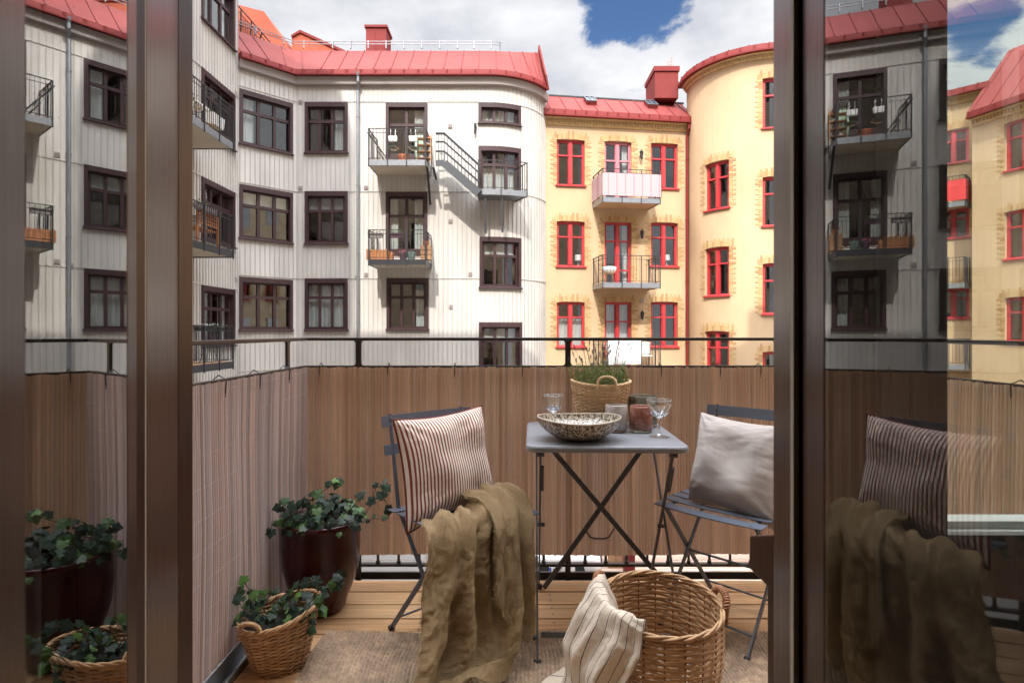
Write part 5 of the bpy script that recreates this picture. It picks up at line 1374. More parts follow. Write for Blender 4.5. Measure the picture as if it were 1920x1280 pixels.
# ------------------------------------------------------------------ ivy pots
M['ivy'] = mat('ivy_leaf', (0.03, 0.06, 0.03), 0.5, spec=0.3)
island_colors(M['ivy'], [(0.007, 0.013, 0.010), (0.010, 0.022, 0.015), (0.014, 0.030, 0.016), (0.022, 0.045, 0.030), (0.035, 0.075, 0.025), (0.10, 0.20, 0.035)])
tI = M['ivy'].node_tree; bI = tI.nodes['Principled BSDF']
uvn = N(tI, 'ShaderNodeUVMap'); spx = N(tI, 'ShaderNodeSeparateXYZ'); tI.links.new(uvn.outputs[0], spx.inputs[0])
src = bI.inputs['Base Color'].links[0].from_socket          # pale veins: uv.x carries the distance from a vein
vr = N(tI, 'ShaderNodeMapRange'); vr.inputs['From Min'].default_value = 0.0; vr.inputs['From Max'].default_value = 0.18; vr.inputs['To Min'].default_value = 1.0; vr.inputs['To Max'].default_value = 0.0
tI.links.new(spx.outputs[0], vr.inputs['Value']); mxv = N(tI, 'ShaderNodeMix'); mxv.data_type = 'RGBA'; mxv.inputs[7].default_value = (0.07, 0.13, 0.08, 1)
mu_ = N(tI, 'ShaderNodeMath'); mu_.operation = 'MULTIPLY'; mu_.inputs[1].default_value = 0.55; tI.links.new(vr.outputs[0], mu_.inputs[0])
tI.links.new(mu_.outputs[0], mxv.inputs[0]); tI.links.new(src, mxv.inputs[6]); tI.links.new(mxv.outputs[2], bI.inputs['Base Color'])
M['ivy_stem'] = mat('ivy_stem', (0.09, 0.06, 0.04), 0.7)
LOBES = [(0.0, -0.14), (0.26, -0.30), (0.48, -0.28), (0.54, -0.04), (0.50, 0.12), (0.70, 0.34), (0.48, 0.42), (0.33, 0.56), (0.0, 0.95)]
outl = LOBES + [(-x, y) for x, y in LOBES[-2:0:-1]]
def ivy_leaf(mb, uvs, p, nrm, direction, size, rr):
    nrm = Vector(nrm).normalized(); d = Vector(direction); d = (d - nrm * d.dot(nrm)).normalized(); s = nrm.cross(d)
    c = Vector(p); cur = rr.uniform(0.05, 0.3)
    def pt(x, y, h): return c + s * (x * size) + d * (y * size) + nrm * (h * size)
    base = len(mb.v)
    vs = [pt(0, 0.05, 0.0)] ; uu = [(0.0, 0)]
    for (x, y) in outl:
        r_ = math.hypot(x, y); fold = -cur * r_ * r_ ; vs.append(pt(x, y, fold + rr.uniform(-.03, .03))); tip = (x, y) in ((0.0, 0.95), (0.72, 0.34), (-0.72, 0.34), (0.48, -0.28), (-0.48, -0.28)); uu.append((0.0 if tip else 1.0, 0))
    # raised mid points between veins
    n = len(outl)
    mb.add(vs, [(0, 1 + i, 1 + (i + 1) % n) for i in range(n)]); uvs.extend(uu)
def ivy(e, sprays, seed, leaves, center, spread, zb, size=(0.016, 0.030), dome=0.05):
    rr = random.Random(seed); mb = MB(); uvs = []; st = MB()
    for i in range(leaves):
        a = rr.uniform(0, 6.283); q = math.sqrt(rr.random()); x = center[0] + spread[0] * q * math.cos(a); y = center[1] + spread[1] * q * math.sin(a)
        z = zb + dome * (1 - q * q) * rr.uniform(0.2, 1.2) + rr.uniform(-0.01, 0.025)
        if q > 0.93: z -= rr.uniform(0, 0.03)
        nrm = Vector((math.cos(a) * q * 0.7 + rr.uniform(-.5, .5), math.sin(a) * q * 0.7 - 0.35 + rr.uniform(-.5, .5), rr.uniform(0.5, 1.2)))
        dirn = Vector((math.cos(a) + rr.uniform(-.6, .6), math.sin(a) + rr.uniform(-.6, .6), rr.uniform(-.5, .2)))
        ivy_leaf(mb, uvs, (x, y, z), nrm, dirn, rr.uniform(*size), rr)
        if i % 3 == 0: st.tube([(center[0] + (x - center[0]) * 0.5, center[1] + (y - center[1]) * 0.5, zb - 0.01), (x, y, z - 0.002)], 0.0012, 4)
    for pts in sprays:
        pts = [Vector(p) for p in pts]; st.tube(pts, 0.0015, 5)
        for i in range(1, len(pts)):
            for j in range(2):
                t = rr.random(); q = pts[i - 1].lerp(pts[i], t); off = Vector((rr.uniform(-.02, .02), rr.uniform(-.02, .02), rr.uniform(-.005, .02)))
                st.tube([q, q + off], 0.0009, 4)
                ivy_leaf(mb, uvs, q + off, Vector((rr.uniform(-.5, .5), -0.8 + rr.uniform(-.4, .4), rr.uniform(0.2, 1))), Vector((rr.uniform(-1, 1), rr.uniform(-.5, .5), rr.uniform(-1, .3))), rr.uniform(size[0] * 0.8, size[1]), rr)
        ivy_leaf(mb, uvs, pts[-1], (0.1, -0.8, 0.6), (pts[-1] - pts[-2]) + Vector((0, 0, -.01)), size[1] * 0.9, rr)
    mb.build('foliage', M['ivy'], e, uv=uvs); st.build('stem', M['ivy_stem'], e)
M['red_glaze'] = mat('dark_red_glaze', (0.040, 0.004, 0.004), 0.25, spec=0.4, coat=0.12, vary=(8, 0.3))
ip = empty('ivy_planter', (-0.765, 2.335, 0.001), 0, 'tall glossy dark red ceramic pot of ivy in the balcony corner', 'potted plant')
m = MB(); m.lathe([(0, 0.0), (0.082, 0.0), (0.092, 0.01), (0.108, 0.06), (0.132, 0.12), (0.147, 0.18), (0.152, 0.26), (0.150, 0.335), (0.155, 0.345), (0.155, 0.362), (0.149, 0.366), (0.140, 0.362), (0.138, 0.33), (0, 0.325)], 64)
m.build('pot', M['red_glaze'], ip, smooth=True)
m = MB(); m.lathe([(0.138, 0.335), (0.06, 0.345), (0, 0.348)], 24); m.build('soil', M['soil'], ip)
def LP(e, px, py, Y): q = P(px, py, Y) - e.location; return (q.x, q.y, q.z)
bpy.context.view_layer.update()
L_ = lambda px, py, Y: LP(ip, px, py, Y)
ivy(ip, [[L_(600, 975, 2.3), L_(575, 945, 2.28), L_(590, 930, 2.28), L_(625, 908, 2.27), L_(632, 903, 2.27)], [L_(655, 980, 2.32), L_(688, 960, 2.3), L_(700, 925, 2.28), L_(710, 905, 2.26), L_(722, 912, 2.26)],
         [L_(660, 985, 2.3), L_(700, 972, 2.27), L_(728, 972, 2.25), L_(727, 945, 2.25), L_(716, 930, 2.25)], [L_(560, 975, 2.25), L_(530, 955, 2.23), L_(524, 950, 2.22)], [L_(540, 990, 2.25), L_(510, 975, 2.2), L_(508, 995, 2.19)],
         [L_(640, 980, 2.3), L_(665, 945, 2.28), L_(672, 932, 2.28)], [L_(605, 990, 2.25), L_(640, 975, 2.2), L_(665, 985, 2.18)]],
    5, 150, (0.005, -0.01), (0.165, 0.15), 0.375, (0.018, 0.036), 0.055)
sp_ = empty('ivy_basket', (-0.775, 1.945, 0.001), R(-6), 'small wicker basket of ivy in front of the red pot', 'potted plant')
tilt2 = lambda a, t: 0.030 * t * math.cos(a - R(25)) - 0.012 * t * abs(math.sin(a))
weave(sp_, 0.083, 0.130, 0.185, 27, 24, 0.0036, sx=1.0, sy=0.9, mt='wicker', tilt=tilt2, seed=8, flat=2.0)
handle(sp_, (-0.045, -0.105, 0.160), (1, -0.25, 0.12), (0, 0, 1), (-0.2, -1, 0), 0.075, 0.026, 0.0058, lean=0.004, mt='wicker')
m = MB(); m.lathe([(0.118, 0.125), (0.06, 0.13), (0, 0.133)], 24, sy=0.9); m.build('soil', M['soil'], sp_)
L_ = lambda px, py, Y: tuple(Matrix.Rotation(-sp_.rotation_euler.z, 3, 'Z') @ (P(px, py, Y) - sp_.location))
ivy(sp_, [[L_(530, 1150, 1.9), L_(500, 1120, 1.88), L_(480, 1115, 1.87)], [L_(560, 1150, 1.9), L_(600, 1110, 1.88), L_(625, 1085, 1.86), L_(632, 1092, 1.86)], [L_(560, 1160, 1.9), L_(590, 1130, 1.86), L_(600, 1125, 1.86), L_(620, 1100, 1.86)],
          [L_(500, 1150, 1.95), L_(470, 1110, 1.95), L_(458, 1090, 1.95)], [L_(540, 1150, 1.9), L_(548, 1115, 1.88), L_(575, 1092, 1.88), L_(590, 1088, 1.88)], [L_(480, 1160, 1.9), L_(455, 1140, 1.88), L_(447, 1125, 1.88)]],
    9, 84, (0.0, 0.01), (0.14, 0.12), 0.168, (0.017, 0.034), 0.05)

# ------------------------------------------------------------------ yard things seen under the screen: car, fence, post, timber deck
M['car_white'] = mat('white_car_paint', (0.72, 0.73, 0.75), 0.2, coat=0.8)
M['car_dark'] = mat('black_plastic_trim', (0.02, 0.02, 0.022), 0.5); M['tyre'] = mat('tyre', (0.02, 0.02, 0.02), 0.8); M['alloy'] = mat('alloy', (0.5, 0.5, 0.52), 0.3, metal=0.8)
M['plate'] = mat('plate_white', (0.75, 0.75, 0.74), 0.4); M['plate_blue'] = mat('plate_blue', (0.03, 0.10, 0.45), 0.4); M['lens'] = mat('headlight_lens', (0.75, 0.78, 0.8), 0.05, trans=0.3)
M['car_glass'] = mat('car_window', (0.02, 0.025, 0.03), 0.03, coat=1)
car = empty('parked_car', (1.00, 13.78, YG), 0, 'white car parked in the yard, number plate seen under the reed screen', 'car')
secs = [(-2.10, 0.62, 0.30, 0.66, 0.0), (-2.02, 0.80, 0.22, 0.74, 0), (-1.5, 0.86, 0.2, 0.90, 0), (-0.95, 0.87, 0.2, 0.98, 0), (-0.25, 0.87, 0.2, 1.02, 0), (1.0, 0.87, 0.2, 1.04, 0), (1.75, 0.84, 0.2, 1.0, 0), (2.05, 0.78, 0.26, 0.85, 0)]
m = MB(); vs = []; ncs = 14
for (y, hw, zb_, zt_, _) in secs:
    for k in range(ncs):
        a = 2 * math.pi * k / ncs; ca, sa = math.cos(a), math.sin(a); x = hw * (abs(ca) ** 0.45) * (1 if ca > 0 else -1); z = (zb_ + zt_) / 2 + (zt_ - zb_) / 2 * (abs(sa) ** 0.55) * (1 if sa > 0 else -1); vs.append((x, y, z))
fsx = [(i * ncs + k, i * ncs + (k + 1) % ncs, (i + 1) * ncs + (k + 1) % ncs, (i + 1) * ncs + k) for i in range(len(secs) - 1) for k in range(ncs)] + [tuple(range(ncs - 1, -1, -1)), tuple((len(secs) - 1) * ncs + k for k in range(ncs))]
m.add(vs, fsx); m.build('body', M['car_white'], car, smooth=True)
m = MB(); m.hexa([(-0.76, -1.0, 0.93), (0.76, -1.0, 0.93), (0.74, 1.9, 0.95), (-0.74, 1.9, 0.95), (-0.58, -0.15, 1.42), (0.58, -0.15, 1.42), (0.58, 1.35, 1.42), (-0.58, 1.35, 1.42)]); cb = m.build('cabin_glass', M['car_glass'], car, bevel=0.06)
m = MB(); m.hexa([(-0.6, -0.2, 1.41), (0.6, -0.2, 1.41), (0.6, 1.38, 1.41), (-0.6, 1.38, 1.41), (-0.55, -0.1, 1.46), (0.55, -0.1, 1.46), (0.55, 1.3, 1.46), (-0.55, 1.3, 1.46)]); m.build('roof', M['car_white'], car, bevel=0.02)
m = MB(); m.hexa([(-0.5, -2.13, 0.30), (0.5, -2.13, 0.30), (0.5, -2.0, 0.30), (-0.5, -2.0, 0.30), (-0.42, -2.125, 0.60), (0.42, -2.125, 0.60), (0.42, -2.0, 0.60), (-0.42, -2.0, 0.60)]); m.build('grille', M['car_dark'], car, bevel=0.01)
for s in (-1, 1):
    m = MB(); m.hexa([(s * 0.45, -2.11, 0.58), (s * 0.75, -1.98, 0.60), (s * 0.75, -1.85, 0.60), (s * 0.45, -2.0, 0.58), (s * 0.45, -2.09, 0.70), (s * 0.76, -1.94, 0.76), (s * 0.76, -1.8, 0.76), (s * 0.45, -1.98, 0.70)]); m.build('headlight', M['lens'], car)
    for y in (-1.35, 1.35):
        m = MB(); m.tube([(s * 0.70, y, 0.31), (s * 0.885, y, 0.31)], 0.31, 24); wh = m.build('wheel', M['tyre'], car); m = MB(); m.tube([(s * 0.80, y, 0.31), (s * 0.89, y, 0.31)], 0.2, 16); m.build('rim', M['alloy'], wh)
m = MB(); m.box((-0.26, -2.150, 0.40), (0.26, -2.142, 0.51)); plt = m.build('number_plate', M['plate'], car)
m = MB(); m.box((-0.26, -2.154, 0.40), (-0.215, -2.1505, 0.51)); m.build('plate_band', M['plate_blue'], plt)
fc = bpy.data.curves.new('plate_text', 'FONT'); fc.body = 'BTC 08'; fc.size = 0.105; fc.align_x = 'LEFT'; fc.extrude = 0.001
ft = bpy.data.objects.new('lettering', fc); col.objects.link(ft); ft.parent = plt; ft.location = (-0.19, -2.153, 0.418); ft.rotation_euler = (R(90), 0, 0); ft.scale = (1.1, 1, 1); fc.materials.append(M['car_dark'])
bpy.context.view_layer.update(); tm = bpy.data.meshes.new_from_object(ft.evaluated_get(bpy.context.evaluated_depsgraph_get())); tm.name = 'lettering'
fo = bpy.data.objects.new('lettering', tm); col.objects.link(fo); fo.parent = plt; fo.location = ft.location; fo.rotation_euler = ft.rotation_euler; fo.scale = ft.scale
bpy.data.objects.remove(ft); fo.name = 'lettering'
# timber deck in the yard
dk = MB()
M['yard_wood'] = mat('yard_boards', (0.30, 0.22, 0.17), 0.8); island_colors(M['yard_wood'], [(0.26, 0.18, 0.14), (0.36, 0.27, 0.21), (0.42, 0.32, 0.26)], fine=(4, 0.2, (0.3, 4, 4)))
for i in range(16):
    y = 10.9 + i * 0.15; dk.box((1.95, y, 0.30), (6.2, y + 0.138, 0.34))
for i in range(3): dk.box((1.95, 10.86, 0.0 + i * 0.1), (6.2, 10.89, 0.09 + i * 0.1))
o_ = tag(dk.build('timber_deck', M['yard_wood']), 'weathered timber platform down in the yard seen under the screen', 'deck'); o_.location = (0, 0, YG); o_.rotation_euler.z = R(4); o_.location = (0.7, -0.2, YG)
m = MB(); m.box((-0.10, -0.10, 0), (0.10, 0.10, 1.2)); o_ = tag(m.build('bollard_post', M['gutter_red'], bevel=0.01), 'red painted square post in the yard below the screen', 'post'); o_.location = (2.24, 11.15, YG)
m = MB()
for i in range(24): m.box((i * 0.045, 0, 0.0), (i * 0.045 + 0.035, 0.02, 1.5))
m.box((0, 0.021, 0.3), (1.08, 0.05, 0.38)); m.box((0, 0.021, 1.1), (1.08, 0.05, 1.18))
o_ = tag(m.build('slatted_fence', M['far_wood']), 'dark upright slatted fence beside the parked car', 'fence'); o_.location = (1.98, 12.0, YG); o_.scale = (0.4, 1, 0.6)
# ------------------------------------------------------------------ pillows
def pillow(name, corners, thick, mt, label, seed, n=56, piping=None, lump=0.012, back=None, edge_pinch=0.06, wr=1.0):
    """corners TL, TR, BR, BL in world space; a filled cushion with pointed corners and pulled-in edges"""
    TL, TR, BR, BL = [Vector(c) for c in corners]; ctr = (TL + TR + BR + BL) / 4
    nrm = ((TR - TL).cross(BL - TL)).normalized()
    if nrm.y > 0: nrm = -nrm            # towards the viewer
    e = empty(name, (0, 0, 0), 0, label, 'pillow')
    def surf(a, b, side):
        # a,b in -1..1 ; pull the edges in between the corners
        pa = a * (1 - edge_pinch * (1 - b * b) * abs(a) ** 3 * 0 ); 
        aa = a * (1 - edge_pinch * (1 - b * b)); bb_ = b * (1 - edge_pinch * (1 - a * a))
        s, t_ = (aa + 1) / 2, (bb_ + 1) / 2
        p = TL.lerp(TR, s).lerp(BL.lerp(BR, s), t_)
        prof = max(0.0, (1 - a ** 4)) ** 0.62 * max(0.0, (1 - b ** 4)) ** 0.62
        h = thick * prof * (0.9 + 0.25 * (b * 0.6))
        v = Vector((a * 1.6 + seed, b * 1.6, seed * 0.37 + side)); w_ = noise.noise(v) * lump * 1.4 * prof
        # creases running in from the corners and edges
        ed = max(abs(a), abs(b)); cr_ = noise.noise(Vector((a * 2.0 + seed + b, b * 13.0 + 2 * math.sin(a * 2), 3.3))) * 0.0020 * wr * (0.3 + ed) * min(1, (1 - ed) * 9)
        cr_ += noise.noise(Vector((a * 4.0 + b * 3, b * 26.0 + seed, 7.1))) * 0.0021 * wr * min(1, (1 - ed) * 6) * (0.3 + 0.7 * ed)
        for (ca, cb_) in ((-1, -1), (1, -1), (1, 1), (-1, 1)):
            dx, dy = a - ca, b - cb_; r_ = math.hypot(dx, dy); th = math.atan2(dy, dx)
            cr_ += 0.004 * wr * math.sin(th * 13 + seed) * math.exp(-r_ * 2.2) * min(1, r_ * 6) * min(1, (1 - ed) * 9)
        return p + nrm * ((h + w_ + cr_) if side > 0 else -h * 0.75)
    for side, nm in ((1, 'front_cover'), (-1, 'back_cover')):
        m = MB(); uv = []
        for j in range(n):
            for i in range(n):
                a = -1 + 2 * i / (n - 1); b = -1 + 2 * j / (n - 1)
                a = math.copysign(1 - (1 - abs(a)) ** 1.25, a); b = math.copysign(1 - (1 - abs(b)) ** 1.25, b)
                m.v.append(tuple(surf(a, b, side))); uv.append(((a + 1) / 2, (b + 1) / 2))
        m.f = [(j * n + i, j * n + i + 1, (j + 1) * n + i + 1, (j + 1) * n + i) for j in range(n - 1) for i in range(n - 1)]; m.m = [0] * len(m.f)
        m.build(nm, M[mt], e, smooth=True, uv=uv, sub=1)
    if piping:
        m = MB(); pts = []
        for k in range(4 * 24):
            q = k // 24; f_ = (k % 24) / 24 * 2 - 1; a, b = ((f_, -1), (1, f_), (-f_, 1), (-1, -f_))[q]; pts.append(surf(a, b, 1))
        m.tube(pts, 0.0042, 6, closed=True); m.build('piping', M[piping], e, smooth=True)
    return e
def fabric(name, c, weave_scale=900, vary_=0.1, rough=0.9, bump=0.35, st=(0.35, 2.2, 1)):
    m = mat(name, c, rough, sheen=0.25); t = m.node_tree; b = t.nodes['Principled BSDF']; uvn = N(t, 'ShaderNodeUVMap')
    wv = []
    for ax in (0, 1):
        sp = N(t, 'ShaderNodeSeparateXYZ'); t.links.new(uvn.outputs[0], sp.inputs[0]); mu = N(t, 'ShaderNodeMath'); mu.operation = 'MULTIPLY'; mu.inputs[1].default_value = weave_scale
        t.links.new(sp.outputs[ax], mu.inputs[0]); sn = N(t, 'ShaderNodeMath'); sn.operation = 'SINE'; t.links.new(mu.outputs[0], sn.inputs[0]); wv.append(sn)
    mul = N(t, 'ShaderNodeMath'); mul.operation = 'MULTIPLY'; t.links.new(wv[0].outputs[0], mul.inputs[0]); t.links.new(wv[1].outputs[0], mul.inputs[1])
    nn = N(t, 'ShaderNodeTexNoise'); nn.inputs['Scale'].default_value = 90; nn.inputs['Detail'].default_value = 5; mpn = N(t, 'ShaderNodeMapping'); mpn.inputs['Scale'].default_value = st
    t.links.new(uvn.outputs[0], mpn.inputs[0]); t.links.new(mpn.outputs[0], nn.inputs['Vector'])
    mr = N(t, 'ShaderNodeMapRange'); mr.inputs['From Min'].default_value = 0.3; mr.inputs['From Max'].default_value = 0.7; mr.inputs['To Min'].default_value = 1 - vary_; mr.inputs['To Max'].default_value = 1 + vary_
    t.links.new(nn.outputs['Fac'], mr.inputs['Value']); sc_ = N(t, 'ShaderNodeVectorMath'); sc_.operation = 'SCALE'; sc_.inputs[0].default_value = c; t.links.new(mr.outputs[0], sc_.inputs['Scale']); t.links.new(sc_.outputs[0], b.inputs['Base Color'])
    ad = N(t, 'ShaderNodeMath'); ad.operation = 'MULTIPLY_ADD'; ad.inputs[1].default_value = 0.4; t.links.new(mul.outputs[0], ad.inputs[0]); t.links.new(nn.outputs['Fac'], ad.inputs[2])
    bp = N(t, 'ShaderNodeBump'); bp.inputs['Strength'].default_value = bump; bp.inputs['Distance'].default_value = 0.002; t.links.new(ad.outputs[0], bp.inputs['Height']); t.links.new(bp.outputs[0], b.inputs['Normal'])
    M[name] = m; m['sc'] = 1; return m, sc_, uvn
def add_stripes(m, sc_, uvn, count, c1, c2, duty, axis=0, wob_=0.0):
    t = m.node_tree; sp = N(t, 'ShaderNodeSeparateXYZ'); t.links.new(uvn.outputs[0], sp.inputs[0]); src = sp.outputs[axis]
    if wob_:
        nn = N(t, 'ShaderNodeTexNoise'); nn.inputs['Scale'].default_value = 45; t.links.new(uvn.outputs[0], nn.inputs['Vector']); ma = N(t, 'ShaderNodeMath'); ma.operation = 'MULTIPLY_ADD'; ma.inputs[1].default_value = wob_; t.links.new(nn.outputs['Fac'], ma.inputs[0]); t.links.new(src, ma.inputs[2]); src = ma.outputs[0]
    mu = N(t, 'ShaderNodeMath'); mu.operation = 'MULTIPLY'; mu.inputs[1].default_value = count; t.links.new(src, mu.inputs[0]); fr = N(t, 'ShaderNodeMath'); fr.operation = 'FRACT'; t.links.new(mu.outputs[0], fr.inputs[0])
    gt = N(t, 'ShaderNodeMath'); gt.operation = 'GREATER_THAN'; gt.inputs[1].default_value = duty; t.links.new(fr.outputs[0], gt.inputs[0])
    mxx = N(t, 'ShaderNodeMix'); mxx.data_type = 'RGBA'; mxx.inputs[6].default_value = (*c1, 1); mxx.inputs[7].default_value = (*c2, 1); t.links.new(gt.outputs[0], mxx.inputs[0]); t.links.new(mxx.outputs[2], sc_.inputs[0])
m_, s_, u_ = fabric('striped_cotton', (0.7, 0.65, 0.58), 700, 0.05); add_stripes(m_, s_, u_, 31, (0.80, 0.73, 0.65), (0.22, 0.045, 0.03), 0.55)
m_, s_, u_ = fabric('grey_linen', (0.44, 0.40, 0.375), 800, 0.03, bump=0.5)
m_, s_, u_ = fabric('olive_linen', (0.27, 0.185, 0.093), 1100, 0.20, bump=0.8, st=(0.9, 2.1, 1)); m_.node_tree.nodes['Principled BSDF'].inputs['Sheen Weight'].default_value = 0.0
m_, s_, u_ = fabric('towel_cotton', (0.6, 0.52, 0.42), 900, 0.08, bump=0.6); add_stripes(m_, s_, u_, 13, (0.68, 0.58, 0.46), (0.035, 0.032, 0.035), 0.92, 0, 0.004)
M['piping_red'] = mat('rust_piping', (0.16, 0.028, 0.018), 0.85)
pillow('striped_pillow', (P(737, 787, 2.08), P(903, 760, 2.36), P(927, 934, 2.27), P(763, 1000, 2.00)), 0.080, 'striped_cotton', 'rust and cream striped pillow leaning on the left chair above the olive throw', 1.3, piping='piping_red', lump=0.016, edge_pinch=0.085)
pillow('linen_pillow', (P(1314, 772, 2.42), P(1490, 800, 2.10), P(1490, 1015, 1.98), P(1290, 935, 2.28)), 0.095, 'grey_linen', 'plain grey linen pillow leaning on the right chair', 4.1, lump=0.016, edge_pinch=0.08, wr=1.0)
# ------------------------------------------------------------------ throw and towel
def along(pts, n, it=3):
    pts = [Vector(p) for p in pts]
    for _ in range(it):
        q = [pts[0]]
        for a, b in zip(pts[:-1], pts[1:]): q += [a.lerp(b, .25), a.lerp(b, .75)]
        q.append(pts[-1]); pts = q
    d = [0.0]
    for a, b in zip(pts[:-1], pts[1:]): d.append(d[-1] + (b - a).length)
    out = []; k = 0
    for i in range(n):
        s = d[-1] * i / (n - 1)
        while k < len(d) - 2 and d[k + 1] < s: k += 1
        out.append(pts[k].lerp(pts[k + 1], (s - d[k]) / max(1e-9, d[k + 1] - d[k])))
    return out
def table(keys, v):
    """piecewise-smooth lookup: keys = [(v, value)...]"""
    if v <= keys[0][0]: return keys[0][1]
    for (a, x), (b, y) in zip(keys[:-1], keys[1:]):
        if v <= b: t = (v - a) / (b - a); t = t * t * (3 - 2 * t); return x + (y - x) * t
    return keys[-1][1]
def sheet(e, nu, nv, fn, mt, thick, fringe_on=(), fr_len=0.012, fr_mat=None, seed=1, name='cloth_sheet', sub=1):
    rr = random.Random(seed); a = [[fn(i / (nu - 1), j / (nv - 1)) for i in range(nu)] for j in range(nv)]
    m = MB(); m.v = [tuple(p) for r_ in a for p in r_]
    m.f = [(j * nu + i, j * nu + i + 1, (j + 1) * nu + i + 1, (j + 1) * nu + i) for j in range(nv - 1) for i in range(nu - 1)]; m.m = [0] * len(m.f)
    o = m.build(name, M[mt], e, smooth=True, uv=[(i / (nu - 1), j / (nv - 1)) for j in range(nv) for i in range(nu)], sub=sub)
    s = o.modifiers.new('t', 'SOLIDIFY'); s.thickness = thick; s.offset = 0
    f = MB(); E = {'u0': [(j, 0, 0, 1) for j in range(nv)], 'u1': [(j, nu - 1, 0, -1) for j in range(nv)], 'v1': [(nv - 1, i, -1, 0) for i in range(nu)]}
    for k in fringe_on:
        for (j, i, dj, di), (j2, i2, _, _) in zip(E[k][:-1], E[k][1:]):
            p0, p1 = a[j][i], a[j2][i2]; out = (p0 - a[j + dj][i + di]).normalized()
            cnt = max(1, int((p1 - p0).length / 0.0022))
            for t in range(cnt):
                b = p0.lerp(p1, (t + rr.random()) / cnt); d = (out + Vector((rr.uniform(-.4, .4), rr.uniform(-.4, .4), rr.uniform(-.5, .15)))).normalized(); ln = fr_len * rr.uniform(0.5, 1.2)
                f.tube([b - out * 0.002, b + d * ln * 0.5, b + d * ln + Vector((0, 0, -0.002))], [0.0006, 0.0005, 0.0003], 3, caps=False)
    if f.v: f.build('fringe', M[fr_mat or mt], o)
    return o
M['fringe'] = mat('linen_fringe', (0.40, 0.30, 0.15), 0.9)
th = empty('throw', (-0.1, 1.95, 0), 0, 'olive brown linen throw with frayed edge draped over the left chair seat to the floor', 'blanket')
TH0 = Vector(th.location)
FWD = Vector((0.62, -0.74, 0.0)).normalized()
def nz(x, y, z): return noise.noise(Vector((x, y, z)))
def throw_fn(S, K, E, G, T, ridges, lift, pool, seed, v_end=None, crumple=1.0):
    cache = {}
    def fn(u, v):
        ve = v_end(u) if v_end else 1.0
        key = round(u, 5)
        if key not in cache:
            l = lambda ab: Vector(ab[0]).lerp(Vector(ab[1]), u)
            cache[key] = along([l(S), l(K), l(E), l(G)] + ([l(T)] if T else []), 160)
        vv = v * ve; f_ = vv * 159; k = min(int(f_), 158); c = cache[key]; p = c[k].lerp(c[k + 1], f_ - k)
        onseat = max(0.0, min(1.0, (0.26 - vv) / 0.12)); hang = 1 - onseat
        floor_ = max(0.0, min(1.0, (vv - 0.80) / 0.15)) if T else 0.0
        n = (FWD * (hang * (1 - floor_) + 0.15) + Vector((0, 0, 1)) * (onseat + floor_ + 0.05)).normalized()
        h = 0.0
        for (keys, wd, amp) in ridges:
            uk = table(keys, vv); w_ = table(wd, vv); A = table(amp, vv) * 1.2; t = (u - uk) / w_
            if abs(t) < 3: h += A * math.exp(-abs(t) ** 2.6)
        lat = 0.022 * nz(u * 2.2 + seed, vv * 2.5, 1.3) + 0.008 * nz(u * 7, vv * 5 + seed, 4.0)
        side = Vector((0.74, 0.62, 0))
        fine = 0.009 * nz(u * 5 + 3 * vv, vv * 8, seed) + 0.0085 * nz(u * 12 + vv * 7, vv * 15, seed + 2) + 0.0036 * nz(u * 34, vv * 48, seed + 5)
        q = p + n * (h + fine * crumple + lift) + side * lat * hang
        if T:
            b = max(0.0, (vv - 0.66) / 0.34)
            q.z += pool * b * (0.5 + 0.5 * math.sin(u * 9 + vv * 15 + 2 * nz(u * 3, vv * 4, 8))) ** 1.5 * (1 - 0.3 * b)
            q = q + Vector((0.03 * nz(u * 3, vv * 6, 12), 0.035 * nz(u * 4, vv * 5, 15), 0)) * b
            q.z = max(q.z, 0.024 + 0.006 * (1 + nz(u * 9, vv * 9, 3)))
        return q - TH0
    return fn
rid = [([(0, .00), (.5, -.02), (1, .02)], [(0, .08), (1, .14)], [(0, .012), (.3, .030), (.7, .045), (1, .03)]),
       ([(0, .20), (.3, .19), (.65, .13), (1, .20)], [(0, .085), (.4, .12), (1, .16)], [(0, .024), (.25, .050), (.6, .070), (1, .035)]),
       ([(0, .42), (.3, .40), (.6, .44), (1, .50)], [(0, .05), (.4, .085), (1, .13)], [(0, .014), (.3, .052), (.6, .066), (1, .03)]),
       ([(0, .58), (.3, .60), (.7, .66), (1, .70)], [(0, .07), (.5, .05), (1, .08)], [(0, .030), (.3, .030), (.7, .030), (1, .02)]),
       ([(0, .82), (.3, .80), (.7, .84), (1, .84)], [(0, .09), (.5, .13), (1, .14)], [(0, .016), (.3, .050), (.7, .060), (1, .03)])]
sheet(th, 190, 230, throw_fn(((-.292, 1.905, .478), (-.045, 2.240, .478)), ((-.286, 1.85, .486), (.010, 2.145, .482)), ((-.262, 1.772, .478), (.032, 2.035, .474)), ((-.345, 1.670, .06), (.012, 1.935, .035)), ((-.42, 1.48, .028), (-.03, 1.78, .028)), rid, 0.003, 0.055, 1.0),
      'olive_linen', 0.0022, ('u0', 'v1'), fr_mat='fringe', seed=3, sub=0)
